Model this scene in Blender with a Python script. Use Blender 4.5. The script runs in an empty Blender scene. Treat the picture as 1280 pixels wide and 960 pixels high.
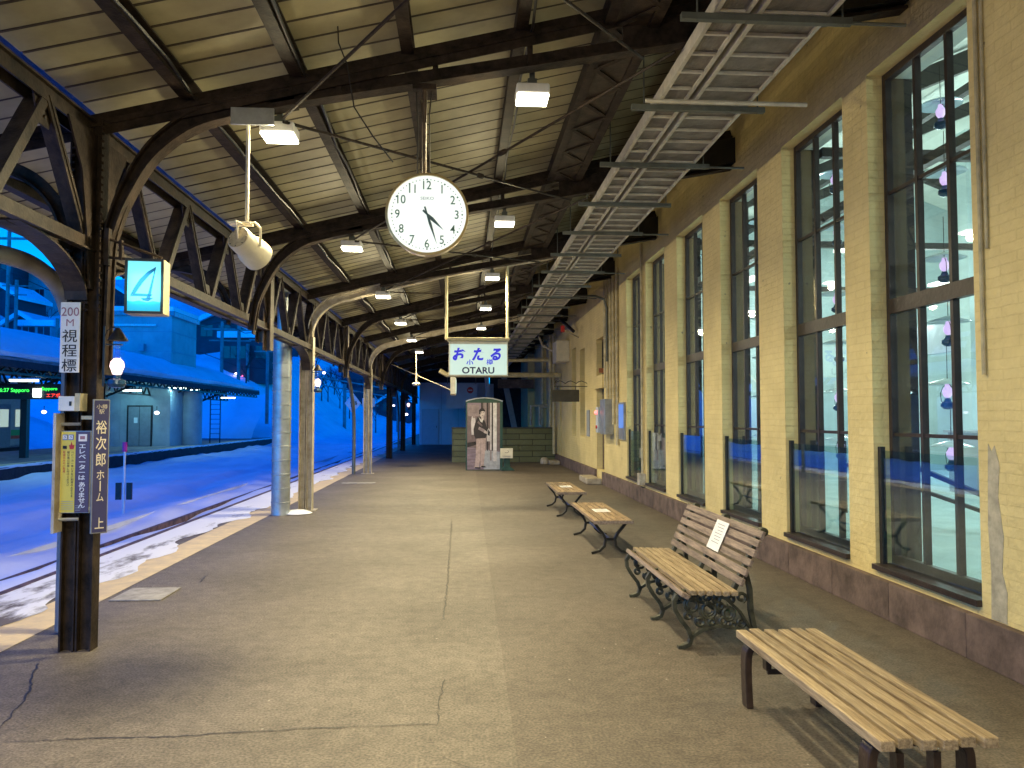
import bpy, math, random
from mathutils import Vector, Matrix, noise
random.seed(7)
S = bpy.context.scene
COL = S.collection
R = math.radians
# ------------------------------------------------------------------ camera
YAW, PIT, F = 3.747, 2.5025, 961.0
cam = bpy.data.cameras.new('camera'); co = bpy.data.objects.new('camera', cam); COL.objects.link(co)
co.location = (0, 0, 1.6); co.rotation_euler = (R(90 + PIT), 0, -R(YAW))
cam.sensor_width = 36; cam.lens = F / 1280 * 36; cam.clip_start = .05; cam.clip_end = 2000
S.camera = co
# ------------------------------------------------------------------ dusk sky
w = bpy.data.worlds.new('World'); S.world = w; w.use_nodes = True
nt = w.node_tree; nt.nodes.clear()
out = nt.nodes.new('ShaderNodeOutputWorld'); bg = nt.nodes.new('ShaderNodeBackground')
sky = nt.nodes.new('ShaderNodeTexSky'); sky.sky_type = 'NISHITA'; sky.sun_disc = False
sky.sun_elevation = R(42.0); sky.sun_rotation = R(200); sky.altitude = 100
bw = nt.nodes.new('ShaderNodeRGBToBW'); nt.links.new(sky.outputs[0], bw.inputs[0])
tc = nt.nodes.new('ShaderNodeTexCoord'); sx = nt.nodes.new('ShaderNodeSeparateXYZ'); nt.links.new(tc.outputs['Generated'], sx.inputs[0])
cr = nt.nodes.new('ShaderNodeValToRGB'); nt.links.new(sx.outputs[2], cr.inputs[0])
cr.color_ramp.elements[0].position = 0.0; cr.color_ramp.elements[0].color = (0.0, .42, 1.0, 1)
cr.color_ramp.elements[1].position = 0.42; cr.color_ramp.elements[1].color = (0.0, .095, .80, 1)
mx = nt.nodes.new('ShaderNodeMix'); mx.data_type = 'RGBA'; mx.blend_type = 'MULTIPLY'; mx.inputs[0].default_value = 1
cb = nt.nodes.new('ShaderNodeCombineXYZ')
for i in range(3): nt.links.new(bw.outputs[0], cb.inputs[i])
nt.links.new(cr.outputs[0], mx.inputs[6]); nt.links.new(cb.outputs[0], mx.inputs[7])
nt.links.new(mx.outputs[2], bg.inputs[0]); bg.inputs[1].default_value = 0.15
nt.links.new(bg.outputs[0], out.inputs[0])
S.view_settings.view_transform = 'Standard'; S.view_settings.look = 'None'
EXPO = 1.7; LS = 2 ** -EXPO      # lamps and lit faces are scaled with the exposure
S.view_settings.exposure = EXPO; S.view_settings.gamma = 1.0
S.cycles.max_bounces = 8; S.cycles.transparent_max_bounces = 16; S.cycles.use_denoising = True
S.cycles.sample_clamp_indirect = 6.0
LAMPC = (1.0, .86, .51)

# ------------------------------------------------------------------ materials
def mat(name, col, rough=.6, metal=0.0, var=.25, scale=6.0, bump=.15, bscale=None, emis=None, es=0, col2=None, spec=.5, stretch=None, rnd=0):
    m = bpy.data.materials.new(name); m.use_nodes = True
    n = m.node_tree.nodes; l = m.node_tree.links; b = n['Principled BSDF']
    b.inputs['Roughness'].default_value = rough; b.inputs['Metallic'].default_value = metal
    b.inputs['Specular IOR Level'].default_value = spec
    t = n.new('ShaderNodeTexCoord'); src = t.outputs['Object']
    if stretch:
        mp = n.new('ShaderNodeMapping'); mp.inputs['Scale'].default_value = stretch; l.new(src, mp.inputs[0]); src = mp.outputs[0]
    nz = n.new('ShaderNodeTexNoise'); nz.inputs['Scale'].default_value = scale; nz.inputs['Detail'].default_value = 6; nz.inputs['Roughness'].default_value = .65
    l.new(src, nz.inputs['Vector'])
    r = n.new('ShaderNodeValToRGB'); l.new(nz.outputs[0], r.inputs[0])
    c2 = col2 or tuple(max(0, c * (1 - var * 1.6)) for c in col)
    c1 = tuple(min(1, c * (1 + var * .5)) for c in col)
    r.color_ramp.elements[0].position = .32; r.color_ramp.elements[0].color = (*c2, 1)
    r.color_ramp.elements[1].position = .66; r.color_ramp.elements[1].color = (*c1, 1)
    l.new(r.outputs[0], b.inputs['Base Color'])
    if bump:
        n2 = n.new('ShaderNodeTexNoise'); n2.inputs['Scale'].default_value = bscale or scale * 5; n2.inputs['Detail'].default_value = 5
        l.new(src, n2.inputs['Vector'])
        bp = n.new('ShaderNodeBump'); bp.inputs['Strength'].default_value = bump; bp.inputs['Distance'].default_value = .02
        l.new(n2.outputs[0], bp.inputs['Height']); l.new(bp.outputs[0], b.inputs['Normal'])
    if rnd:
        oi = n.new('ShaderNodeObjectInfo'); mr = n.new('ShaderNodeMapRange'); l.new(oi.outputs['Random'], mr.inputs[0]); mr.inputs[3].default_value = 1 - rnd; mr.inputs[4].default_value = 1 + rnd * .6
        vm = n.new('ShaderNodeVectorMath'); vm.operation = 'SCALE'; l.new(r.outputs[0], vm.inputs[0]); l.new(mr.outputs[0], vm.inputs['Scale']); l.new(vm.outputs[0], b.inputs['Base Color'])
        ad = n.new('ShaderNodeVectorMath'); ad.operation = 'ADD'; sc_ = n.new('ShaderNodeVectorMath'); sc_.operation = 'SCALE'; sc_.inputs[0].default_value = (7, 13, 5); l.new(oi.outputs['Random'], sc_.inputs['Scale']); l.new(src, ad.inputs[0]); l.new(sc_.outputs[0], ad.inputs[1]); l.new(ad.outputs[0], nz.inputs['Vector'])
    if emis:
        b.inputs['Emission Color'].default_value = (*emis, 1); b.inputs['Emission Strength'].default_value = es * LS
    return m
def nodes(m): return m.node_tree.nodes, m.node_tree.links, m.node_tree.nodes['Principled BSDF']

M = {}
M['steel'] = mat('brown_painted_steel', (.034, .023, .017), .62, var=.5, scale=9, bump=.2, spec=.18)
M['steel2'] = mat('light_brown_painted_steel', (.10, .066, .04), .5, var=.45, scale=9, bump=.2)
M['steelmid'] = mat('dark_brown_steel', (.044, .030, .021), .55, var=.5, scale=9, bump=.2, spec=.3)
M['dark'] = mat('dark_paint', (.018, .015, .014), .5, var=.4)
M['whitepost'] = mat('cream_paint', (.52, .47, .38), .45, var=.22, scale=7, bump=.1, col2=(.30, .24, .16))
M['deck'] = mat('roof_panel', (.33, .295, .18), .6, var=.35, scale=1.6, bump=.08, col2=(.23, .205, .125))
M['seam'] = mat('seam', (.05, .035, .025), .7)
M['galv'] = mat('galvanised', (.42, .44, .45), .38, .65, var=.2, scale=5, bump=.1)
M['traysteel'] = mat('tray_steel', (.52, .48, .41), .5, .2, var=.2)
M['traycover'] = mat('tray_cover', (.22, .20, .175), .6, .0, var=.3, scale=5, bump=.1)
M['strut'] = mat('strut_steel', (.13, .14, .13), .5, .5, var=.2)
M['snow'] = mat('snow', (.82, .84, .88), .75, var=.10, scale=.35, bump=.9, bscale=1.6)
M['yellowpaint'] = mat('yellow_line', (.64, .50, .28), .75, var=.15, scale=5, bump=.2, col2=(.5, .40, .27))
M['plinth'] = mat('plinth_stone', (.17, .115, .095), .8, var=.4, scale=3.5, bump=.3, bscale=30, rnd=.12)
M['stepstone'] = mat('step_stone', (.4, .34, .25), .8, var=.3)
M['wood'] = mat('slat_wood', (.36, .275, .17), .5, var=.3, scale=5, bump=.35, bscale=12, col2=(.15, .10, .055), stretch=(12, .8, 12), rnd=.22)
M['wood2'] = mat('weathered_slat', (.27, .2, .15), .6, var=.45, scale=5, bump=.3, bscale=14, col2=(.10, .07, .055), stretch=(9, .9, 9), rnd=.2)
M['iron'] = mat('cast_iron', (.03, .026, .02), .42, .4, var=.3)
M['irongreen'] = mat('green_cast_iron', (.062, .062, .04), .45, .2, var=.5, scale=14)
M['bluerod'] = mat('blue_rod', (.05, .09, .25), .5)
M['paper'] = mat('paper', (.8, .78, .76), .8, var=.06)
M['ink'] = mat('ink', (.02, .02, .025), .7, var=.1, bump=0)
M['greyink'] = mat('grey_ink', (.3, .32, .36), .7, var=.1, bump=0)
M['redink'] = mat('red_ink', (.5, .03, .03), .6, var=.1, bump=0)
M['faderedink'] = mat('faded_red_ink', (.35, .16, .2), .6, var=.2, bump=0)
M['white'] = mat('white_paint', (.74, .73, .7), .5, var=.12)
M['creamplastic'] = mat('cream_housing', (.66, .6, .46), .45, var=.12, bump=.05)
M['yellowsign'] = mat('yellow_sign', (.72, .58, .05), .4, var=.1, bump=0)
M['purplesign'] = mat('purple_sign', (.09, .05, .09), .4, var=.1, bump=0)
M['navysign'] = mat('navy_sign', (.045, .045, .13), .4, var=.1, bump=0)
M['bluesq'] = mat('blue_pictogram', (.03, .13, .5), .4, var=.1, bump=0)
M['goldink'] = mat('cream_lettering', (.75, .66, .48), .5, var=.1, bump=0)
M['pink'] = mat('pink_cap', (.75, .03, .25), .5)
M['rust'] = mat('rusty_rail', (.16, .09, .07), .6, .3, var=.5)
M['conc'] = mat('concrete', (.26, .25, .24), .85, var=.3, scale=2)
M['darkface'] = mat('platform_face', (.03, .03, .035), .9, var=.3)
M['bluepanel'] = mat('white_hoarding', (.45, .5, .56), .6, var=.06, scale=2, bump=.03)
M['doorgrey'] = mat('grey_door', (.22, .24, .26), .5, var=.1)
M['whitewall'] = mat('white_clad', (.34, .38, .40), .6, var=.2, scale=.8, bump=.05)
M['greycap'] = mat('roof_cap', (.3, .32, .35), .6)
M['train'] = mat('train_steel', (.42, .41, .38), .35, .4, var=.08)
M['traingreen'] = mat('green_band', (.03, .42, .1), .4, var=.05)
M['trainred'] = mat('red_band', (.6, .06, .02), .4, var=.05)
M['housewall'] = mat('house_wall', (.36, .34, .36), .8, var=.12, scale=1)
M['housedark'] = mat('dark_house_wall', (.055, .05, .06), .8, var=.2, scale=1)
M['winpane'] = mat('far_window', (.02, .025, .04), .25)
M['bark'] = mat('bark', (.05, .04, .035), .9)
M['needle'] = mat('conifer_needles', (.035, .05, .04), .9, var=.4)
M['whiteceil'] = mat('hall_ceiling', (.62, .68, .62), .8, var=.06, scale=1, bump=.02)
M['hallwall'] = mat('hall_wall', (.50, .63, .64), .7, var=.15, scale=.7, bump=.02)
M['hallfloor'] = mat('hall_floor', (.66, .76, .78), .55, var=.15, scale=2, bump=.02)
M['hallbeam'] = mat('hall_beam', (.035, .03, .028), .5)
M['jamb'] = mat('shaded_reveal', (.035, .026, .027), .6, var=.3)
M['winframe'] = mat('window_frame', (.035, .022, .02), .4, var=.3)
M['brass'] = mat('brass', (.5, .33, .08), .3, .9)
M['bluetank'] = mat('blue_enamel', (.02, .08, .18), .25, .2)
M['fire'] = mat('red_enamel', (.5, .02, .02), .4)
M['greenglassy'] = mat('green_metal', (.03, .075, .055), .35, .2, var=.2)
M['pipe'] = mat('cream_pipe', (.55, .47, .28), .5, var=.25, scale=5)
M['olive'] = mat('dark_plate', (.05, .045, .03), .6)
M['leafgreen'] = mat('moss', (.03, .12, .05), .9)
# poster inks
for k, c in dict(p_dark=(.03, .022, .022), p_mid=(.17, .12, .12), p_mid2=(.29, .22, .22), p_light=(.60, .54, .53), p_trouser=(.46, .34, .31), p_skin=(.58, .48, .44), p_white=(.72, .68, .66), p_plank=(.26, .19, .23), p_grey=(.4, .4, .42)).items():
    M[k] = mat('print_' + k[2:], c, .6, var=.22, scale=9, bump=0)
def emit(name, col, s, base=(.7, .7, .7)): return mat(name, base, .4, var=.02, bump=0, emis=col, es=s)
M["lens"] = emit("lamp_lens", (1, .93, .72), 14)
M['clockface'] = emit('clock_dial', (.88, 1.0, .93), .85)
M['signface'] = emit('lit_sign_face', (.60, .88, .80), .62, (.5, .55, .5))
M['number4'] = emit('lit_cyan_face', (.22, .85, .95), .85, (.1, .3, .35))
M['cyanink'] = emit('lit_cyan_mark', (0.0, .07, .17), .3, (.0, .06, .12))
M['cyansea'] = emit('lit_cyan_sea', (.02, .55, .78), .7, (.02, .2, .3))
M['blueink'] = emit('blue_ink', (.01, .012, .9), .5, (.01, .01, .45))
M['globe'] = emit('lamp_globe', (1.0, .62, .55), 2.6)
M['purple'] = emit('purple_globe', (.78, .5, 1.0), .95)
M['fluor'] = emit('fluorescent', (.8, 1, .9), 7)
M['ledg'] = emit('green_led', (.05, 1, .1), 2.2, (0, 0, 0))
M['ledr'] = emit('red_led', (1, .05, .03), 2.2, (0, 0, 0))
M['redlamp'] = emit('red_lamp', (1, .05, .05), 3)
M['trainlit'] = emit('lit_train_window', (.6, .75, .5), .6)
M['farlight'] = emit('far_lamp', (.95, .8, 1), 6)
M['bluepost'] = emit('lit_blue_poster', (.12, .3, 1), .5, (.1, .2, .5))
M['halllamp'] = emit('hall_tube', (.95, 1, .85), 5)

def glass(name, tint, f0, thick=1.0):
    m = bpy.data.materials.new(name); m.use_nodes = True; n = m.node_tree.nodes; l = m.node_tree.links; n.clear()
    o = n.new('ShaderNodeOutputMaterial'); mixs = n.new('ShaderNodeMixShader'); tr = n.new('ShaderNodeBsdfTransparent'); gl = n.new('ShaderNodeBsdfGlossy')
    tr.inputs[0].default_value = (*tint, 1); gl.inputs['Roughness'].default_value = .015; gl.inputs['Color'].default_value = (.95, .97, 1, 1)
    fr = n.new('ShaderNodeLayerWeight'); fr.inputs[0].default_value = .5
    pw = n.new('ShaderNodeMath'); pw.operation = 'POWER'; pw.inputs[1].default_value = 3.8; l.new(fr.outputs['Facing'], pw.inputs[0])
    ma = n.new('ShaderNodeMath'); ma.operation = 'MULTIPLY_ADD'; ma.inputs[1].default_value = .8; ma.inputs[2].default_value = f0; l.new(pw.outputs[0], ma.inputs[0])
    l.new(ma.outputs[0], mixs.inputs[0]); l.new(tr.outputs[0], mixs.inputs[1]); l.new(gl.outputs[0], mixs.inputs[2]); l.new(mixs.outputs[0], o.inputs[0])
    return m
M['glass'] = glass('window_glass', (.95, .98, .98), .022)
M['guard'] = glass('guard_glass', (.84, .95, .96), .07)
M['chimneyglass'] = glass('lamp_chimney_glass', (.85, .87, .95), .05)

def brick_mat(name, c1, c2, mort, bw_, rh, ms=.006, bump=.35, coordmode='wall', smooth=.1):
    m = bpy.data.materials.new(name); m.use_nodes = True; n, l, b = nodes(m)
    t = n.new('ShaderNodeTexCoord'); s = n.new('ShaderNodeSeparateXYZ'); l.new(t.outputs['Object'], s.inputs[0])
    a = n.new('ShaderNodeMath'); a.operation = 'ADD'; l.new(s.outputs[0], a.inputs[0]); l.new(s.outputs[1], a.inputs[1])
    c = n.new('ShaderNodeCombineXYZ'); l.new(a.outputs[0], c.inputs[0]); l.new(s.outputs[2], c.inputs[1])
    nz0 = n.new('ShaderNodeTexNoise'); nz0.inputs['Scale'].default_value = 7; l.new(t.outputs['Object'], nz0.inputs['Vector'])
    va = n.new('ShaderNodeVectorMath'); va.operation = 'MULTIPLY_ADD'; va.inputs[1].default_value = (.012, .012, .012)
    l.new(nz0.outputs[1], va.inputs[0]); l.new(c.outputs[0], va.inputs[2])
    br = n.new('ShaderNodeTexBrick'); l.new(va.outputs[0], br.inputs['Vector'])
    br.inputs['Scale'].default_value = 1; br.inputs['Brick Width'].default_value = bw_; br.inputs['Row Height'].default_value = rh
    br.inputs['Mortar Size'].default_value = ms; br.inputs['Mortar Smooth'].default_value = smooth
    br.inputs['Color1'].default_value = (*c1, 1); br.inputs['Color2'].default_value = (*c2, 1); br.inputs['Mortar'].default_value = (*mort, 1)
    nz = n.new('ShaderNodeTexNoise'); nz.inputs['Scale'].default_value = 1.3; nz.inputs['Detail'].default_value = 8; nz.inputs['Roughness'].default_value = .7; l.new(t.outputs['Object'], nz.inputs['Vector'])
    r = n.new('ShaderNodeValToRGB'); l.new(nz.outputs[0], r.inputs[0]); r.color_ramp.elements[0].position = .3; r.color_ramp.elements[0].color = (.72, .68, .6, 1); r.color_ramp.elements[1].position = .7; r.color_ramp.elements[1].color = (1.06, 1.05, 1.03, 1)
    mm = n.new('ShaderNodeMix'); mm.data_type = 'RGBA'; mm.blend_type = 'MULTIPLY'; mm.inputs[0].default_value = .75; l.new(br.outputs[0], mm.inputs[6]); l.new(r.outputs[0], mm.inputs[7])
    # spalled spots
    vz = n.new('ShaderNodeTexNoise'); vz.inputs['Scale'].default_value = 9; vz.inputs['Detail'].default_value = 2; l.new(t.outputs['Object'], vz.inputs['Vector'])
    vr = n.new('ShaderNodeValToRGB'); l.new(vz.outputs[0], vr.inputs[0]); vr.color_ramp.elements[0].position = .735; vr.color_ramp.elements[0].color = (0, 0, 0, 1); vr.color_ramp.elements[1].position = .765; vr.color_ramp.elements[1].color = (1, 1, 1, 1)
    m2 = n.new('ShaderNodeMix'); m2.data_type = 'RGBA'; l.new(vr.outputs[0], m2.inputs[0]); l.new(mm.outputs[2], m2.inputs[6]); m2.inputs[7].default_value = (c1[0] * .45, c1[1] * .42, c1[2] * .5, 1)
    l.new(m2.outputs[2], b.inputs['Base Color']); b.inputs['Roughness'].default_value = .62
    fine = n.new('ShaderNodeTexNoise'); fine.inputs['Scale'].default_value = 17; fine.inputs['Detail'].default_value = 6; l.new(t.outputs['Object'], fine.inputs['Vector'])
    sb = n.new('ShaderNodeMath'); sb.operation = 'SUBTRACT'; l.new(fine.outputs[0], sb.inputs[0]); l.new(br.outputs[1], sb.inputs[1])
    bp = n.new('ShaderNodeBump'); bp.inputs['Strength'].default_value = bump; bp.inputs['Distance'].default_value = .016; l.new(sb.outputs[0], bp.inputs['Height']); l.new(bp.outputs[0], b.inputs['Normal'])
    return m
M['brick'] = brick_mat('cream_painted_brick', (.83, .68, .32), (.80, .65, .30), (.77, .62, .285), .30, .066, .004, .9)
M['block'] = brick_mat('olive_block', (.15, .16, .075), (.11, .12, .055), (.035, .035, .02), .95, .205, .012, .9)

def floor_mat():
    m = bpy.data.materials.new('platform_asphalt'); m.use_nodes = True; n, l, b = nodes(m)
    t = n.new('ShaderNodeTexCoord'); src = t.outputs['Object']
    mp = n.new('ShaderNodeMapping'); mp.inputs['Scale'].default_value = (.8, 1.0, 1); l.new(src, mp.inputs[0])
    n1 = n.new('ShaderNodeTexNoise'); n1.inputs['Scale'].default_value = .9; n1.inputs['Detail'].default_value = 8; n1.inputs['Roughness'].default_value = .62; n1.inputs['Distortion'].default_value = .5; l.new(mp.outputs[0], n1.inputs['Vector'])
    r = n.new('ShaderNodeValToRGB'); l.new(n1.outputs[0], r.inputs[0])
    r.color_ramp.elements[0].position = .3; r.color_ramp.elements[0].color = (.112, .094, .074, 1); r.color_ramp.elements[1].position = .72; r.color_ramp.elements[1].color = (.172, .145, .115, 1)
    n2 = n.new('ShaderNodeTexNoise'); n2.inputs['Scale'].default_value = 70; n2.inputs['Detail'].default_value = 3; l.new(src, n2.inputs['Vector'])
    r2 = n.new('ShaderNodeValToRGB'); l.new(n2.outputs[0], r2.inputs[0]); r2.color_ramp.elements[0].position = .34; r2.color_ramp.elements[0].color = (.45, .45, .45, 1); r2.color_ramp.elements[1].position = .68; r2.color_ramp.elements[1].color = (1.5, 1.5, 1.5, 1)
    mm = n.new('ShaderNodeMix'); mm.data_type = 'RGBA'; mm.blend_type = 'MULTIPLY'; mm.inputs[0].default_value = .8; l.new(r.outputs[0], mm.inputs[6]); l.new(r2.outputs[0], mm.inputs[7])
    # old and new paving meet along a joint; the strip by the building is coarser and darker
    s = n.new('ShaderNodeSeparateXYZ'); l.new(src, s.inputs[0])
    ad = n.new('ShaderNodeMath'); ad.operation = 'MULTIPLY_ADD'; ad.inputs[1].default_value = -.008; l.new(s.outputs[1], ad.inputs[0]); l.new(s.outputs[0], ad.inputs[2])
    gt = n.new('ShaderNodeMath'); gt.operation = 'GREATER_THAN'; gt.inputs[1].default_value = .235; l.new(ad.outputs[0], gt.inputs[0])
    m3 = n.new('ShaderNodeMix'); m3.data_type = 'RGBA'; m3.blend_type = 'MULTIPLY'; l.new(gt.outputs[0], m3.inputs[0]); l.new(mm.outputs[2], m3.inputs[6]); m3.inputs[7].default_value = (.82, .79, .78, 1)
    n4 = n.new('ShaderNodeTexNoise'); n4.inputs['Scale'].default_value = 9; n4.inputs['Detail'].default_value = 7; n4.inputs['Roughness'].default_value = .75; l.new(src, n4.inputs['Vector'])
    r4 = n.new('ShaderNodeValToRGB'); l.new(n4.outputs[0], r4.inputs[0]); r4.color_ramp.elements[0].position = .35; r4.color_ramp.elements[0].color = (.70, .69, .68, 1); r4.color_ramp.elements[1].position = .60; r4.color_ramp.elements[1].color = (1.13, 1.13, 1.13, 1)
    m4 = n.new('ShaderNodeMix'); m4.data_type = 'RGBA'; m4.blend_type = 'MULTIPLY'; m4.inputs[0].default_value = 1; l.new(m3.outputs[2], m4.inputs[6]); l.new(r4.outputs[0], m4.inputs[7])
    vo = n.new('ShaderNodeTexVoronoi'); vo.inputs['Scale'].default_value = 5; l.new(src, vo.inputs['Vector']); lt = n.new('ShaderNodeMath'); lt.operation = 'LESS_THAN'; lt.inputs[1].default_value = .035; l.new(vo.outputs['Distance'], lt.inputs[0])
    m5 = n.new('ShaderNodeMix'); m5.data_type = 'RGBA'; l.new(lt.outputs[0], m5.inputs[0]); l.new(m4.outputs[2], m5.inputs[6]); m5.inputs[7].default_value = (.34, .31, .27, 1)
    l.new(m5.outputs[2], b.inputs['Base Color'])
    rr = n.new('ShaderNodeMapRange'); l.new(n1.outputs[0], rr.inputs[0]); rr.inputs[3].default_value = .72; rr.inputs[4].default_value = .5; l.new(rr.outputs[0], b.inputs['Roughness'])
    bp = n.new('ShaderNodeBump'); bp.inputs['Strength'].default_value = .6; bp.inputs['Distance'].default_value = .005; l.new(n2.outputs[0], bp.inputs['Height']); l.new(bp.outputs[0], b.inputs['Normal'])
    return m
M['floor'] = floor_mat()
def patch_mat():
    m = bpy.data.materials.new('snow_dusted_paving'); m.use_nodes = True; n, l, b = nodes(m)
    t = n.new('ShaderNodeTexCoord'); mp = n.new('ShaderNodeMapping'); mp.inputs['Scale'].default_value = (1.6, .55, 1); mp.inputs['Rotation'].default_value = (0, 0, .12); l.new(t.outputs['Object'], mp.inputs[0])
    n1 = n.new('ShaderNodeTexNoise'); n1.inputs['Scale'].default_value = 1.6; n1.inputs['Detail'].default_value = 9; n1.inputs['Roughness'].default_value = .68; l.new(mp.outputs[0], n1.inputs['Vector'])
    s = n.new('ShaderNodeSeparateXYZ'); l.new(t.outputs['Object'], s.inputs[0])
    mr = n.new('ShaderNodeMapRange'); l.new(s.outputs[1], mr.inputs[0]); mr.inputs[1].default_value = 4; mr.inputs[2].default_value = 11; mr.inputs[3].default_value = -.08; mr.inputs[4].default_value = .07
    ad = n.new('ShaderNodeMath'); l.new(n1.outputs[0], ad.inputs[0]); l.new(mr.outputs[0], ad.inputs[1])
    r = n.new('ShaderNodeValToRGB'); l.new(ad.outputs[0], r.inputs[0]); r.color_ramp.elements[0].position = .38; r.color_ramp.elements[0].color = (.12, .10, .09, 1); r.color_ramp.elements[1].position = .50; r.color_ramp.elements[1].color = (.78, .79, .82, 1)
    l.new(r.outputs[0], b.inputs['Base Color']); b.inputs['Roughness'].default_value = .7
    bp = n.new('ShaderNodeBump'); bp.inputs['Strength'].default_value = .5; bp.inputs['Distance'].default_value = .02; l.new(r.outputs[0], bp.inputs['Height']); l.new(bp.outputs[0], b.inputs['Normal'])
    return m
M['patch'] = patch_mat()

# ------------------------------------------------------------------ mesh builder
def wloc(o):
    v = Vector((0, 0, 0))
    while o: v += o.location; o = o.parent
    return v
class MB:
    def __init__(s): s.v = []; s.f = []; s.sm = []
    def add(s, vs, fs, smooth=False):
        k = len(s.v); s.v += [tuple(p) for p in vs]; s.f += [tuple(k + i for i in f) for f in fs]; s.sm += [smooth] * len(fs); return s
    def box(s, x0, x1, y0, y1, z0, z1):
        return s.add([(x, y, z) for x in (x0, x1) for y in (y0, y1) for z in (z0, z1)], [(0, 1, 3, 2), (4, 6, 7, 5), (0, 4, 5, 1), (2, 3, 7, 6), (0, 2, 6, 4), (1, 5, 7, 3)])
    def bar(s, p, q, a, b, up=(0, 0, 1)):   # a = width across, b = height along up
        p = Vector(p); q = Vector(q); d = (q - p).normalized(); up = Vector(up)
        if abs(d.dot(up)) > .99: up = Vector((1, 0, 0)) if abs(d.x) < .9 else Vector((0, 1, 0))
        r = d.cross(up).normalized(); u = r.cross(d)
        vs = [e + r * i * a / 2 + u * j * b / 2 for e in (p, q) for i in (-1, 1) for j in (-1, 1)]
        return s.add(vs, [(0, 1, 3, 2), (4, 6, 7, 5), (0, 4, 5, 1), (2, 3, 7, 6), (0, 2, 6, 4), (1, 5, 7, 3)])
    def tube(s, pts, r, n=8, cap=True, closed=False):
        pts = [Vector(p) for p in pts]; rs = r if isinstance(r, (list, tuple)) else [r] * len(pts)
        m = len(pts); vs = []; prev = None
        for i, p in enumerate(pts):
            a = pts[(i - 1) % m] if (i > 0 or closed) else p; b = pts[(i + 1) % m] if (i < m - 1 or closed) else p
            d = (b - a).normalized()
            if prev is None:
                x = d.cross(Vector((0, 0, 1)) if abs(d.z) < .9 else Vector((1, 0, 0))).normalized()
            else: x = (prev - d * prev.dot(d)).normalized()
            prev = x; y = d.cross(x)
            vs += [p + (x * math.cos(2 * math.pi * k / n) + y * math.sin(2 * math.pi * k / n)) * rs[i] for k in range(n)]
        fs = []
        for i in range(m if closed else m - 1):
            j = (i + 1) % m
            for k in range(n): fs.append((i * n + k, i * n + (k + 1) % n, j * n + (k + 1) % n, j * n + k))
        s.add(vs, fs, True)
        if cap and not closed:
            s.add(vs[:n], [tuple(range(n))[::-1]]); s.add(vs[-n:], [tuple(range(n))])
        return s
    def band(s, pts, nrm, wdt, thk):        # flat bar following pts in a plane with normal nrm: wdt along nrm, thk in the plane
        pts = [Vector(p) for p in pts]; nrm = Vector(nrm).normalized(); vs = []
        for i, p in enumerate(pts):
            d = (pts[min(i + 1, len(pts) - 1)] - pts[max(i - 1, 0)]).normalized(); sd = d.cross(nrm).normalized()
            vs += [p + sd * thk / 2 + nrm * wdt / 2, p - sd * thk / 2 + nrm * wdt / 2, p - sd * thk / 2 - nrm * wdt / 2, p + sd * thk / 2 - nrm * wdt / 2]
        fs = []
        for i in range(len(pts) - 1):
            for k in range(4): fs.append((i * 4 + k, i * 4 + (k + 1) % 4, i * 4 + 4 + (k + 1) % 4, i * 4 + 4 + k))
        fs += [(3, 2, 1, 0), tuple(len(vs) - 4 + k for k in range(4))]
        return s.add(vs, fs)
    def lathe(s, prof, c=(0, 0, 0), n=20, axis=(0, 0, 1)):   # prof: (r, h)
        ax = Vector(axis).normalized(); x = ax.cross(Vector((0, 1, 0)) if abs(ax.y) < .9 else Vector((1, 0, 0))).normalized(); y = ax.cross(x); c = Vector(c)
        vs = []; m = len(prof)
        for r, h in prof:
            vs += [c + ax * h + (x * math.cos(2 * math.pi * k / n) + y * math.sin(2 * math.pi * k / n)) * r for k in range(n)]
        fs = [(i * n + k, i * n + (k + 1) % n, (i + 1) * n + (k + 1) % n, (i + 1) * n + k) for i in range(m - 1) for k in range(n)]
        return s.add(vs, fs, True)
    def prism(s, pts, d):                    # polygon swept by vector d
        pts = [Vector(p) for p in pts]; d = Vector(d); n = len(pts)
        return s.add(pts + [p + d for p in pts], [tuple(range(n))[::-1], tuple(range(n, 2 * n))] + [(i, (i + 1) % n, n + (i + 1) % n, n + i) for i in range(n)])
    def build(s, name, m, parent=None, loc=None, bevel=0):
        me = bpy.data.meshes.new(name)
        off = wloc(parent) if parent else Vector(loc or (0, 0, 0))
        if parent is None and loc is None: off = Vector((0, 0, 0))
        me.from_pydata([tuple(Vector(p) - off) for p in s.v], [], s.f)
        me.polygons.foreach_set('use_smooth', s.sm)
        mm = M[m] if isinstance(m, str) else m
        me.materials.append(mm); me.update()
        import bmesh
        b = bmesh.new(); b.from_mesh(me); bmesh.ops.recalc_face_normals(b, faces=b.faces); b.to_mesh(me); b.free()
        if any(s.sm): me.set_sharp_from_angle(angle=R(38))
        o = bpy.data.objects.new(name, me); COL.objects.link(o)
        if parent: o.parent = parent
        else: o.location = off
        if bevel:
            bv = o.modifiers.new('bevel', 'BEVEL'); bv.width = bevel; bv.segments = 2; bv.limit_method = 'ANGLE'
        return o
def tag(o, label=None, cat=None, group=None, kind=None):
    if label: o['label'] = label
    if cat: o['category'] = cat
    if group: o['group'] = group
    if kind: o['kind'] = kind
    return o
def thing(name, loc, label, cat, group=None):
    o = bpy.data.objects.new(name, None); COL.objects.link(o); o.location = loc; o.empty_display_size = .2
    return tag(o, label, cat, group)
def dup(o, loc=None, rz=None, label=None, parent=None):
    c = o.copy(); COL.objects.link(c); c.parent = parent
    if loc is not None: c.location = loc
    if rz is not None: c.rotation_euler = (0, 0, rz)
    if label: c['label'] = label
    for ch in list(o.children): dup(ch, parent=c)
    return c
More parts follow.
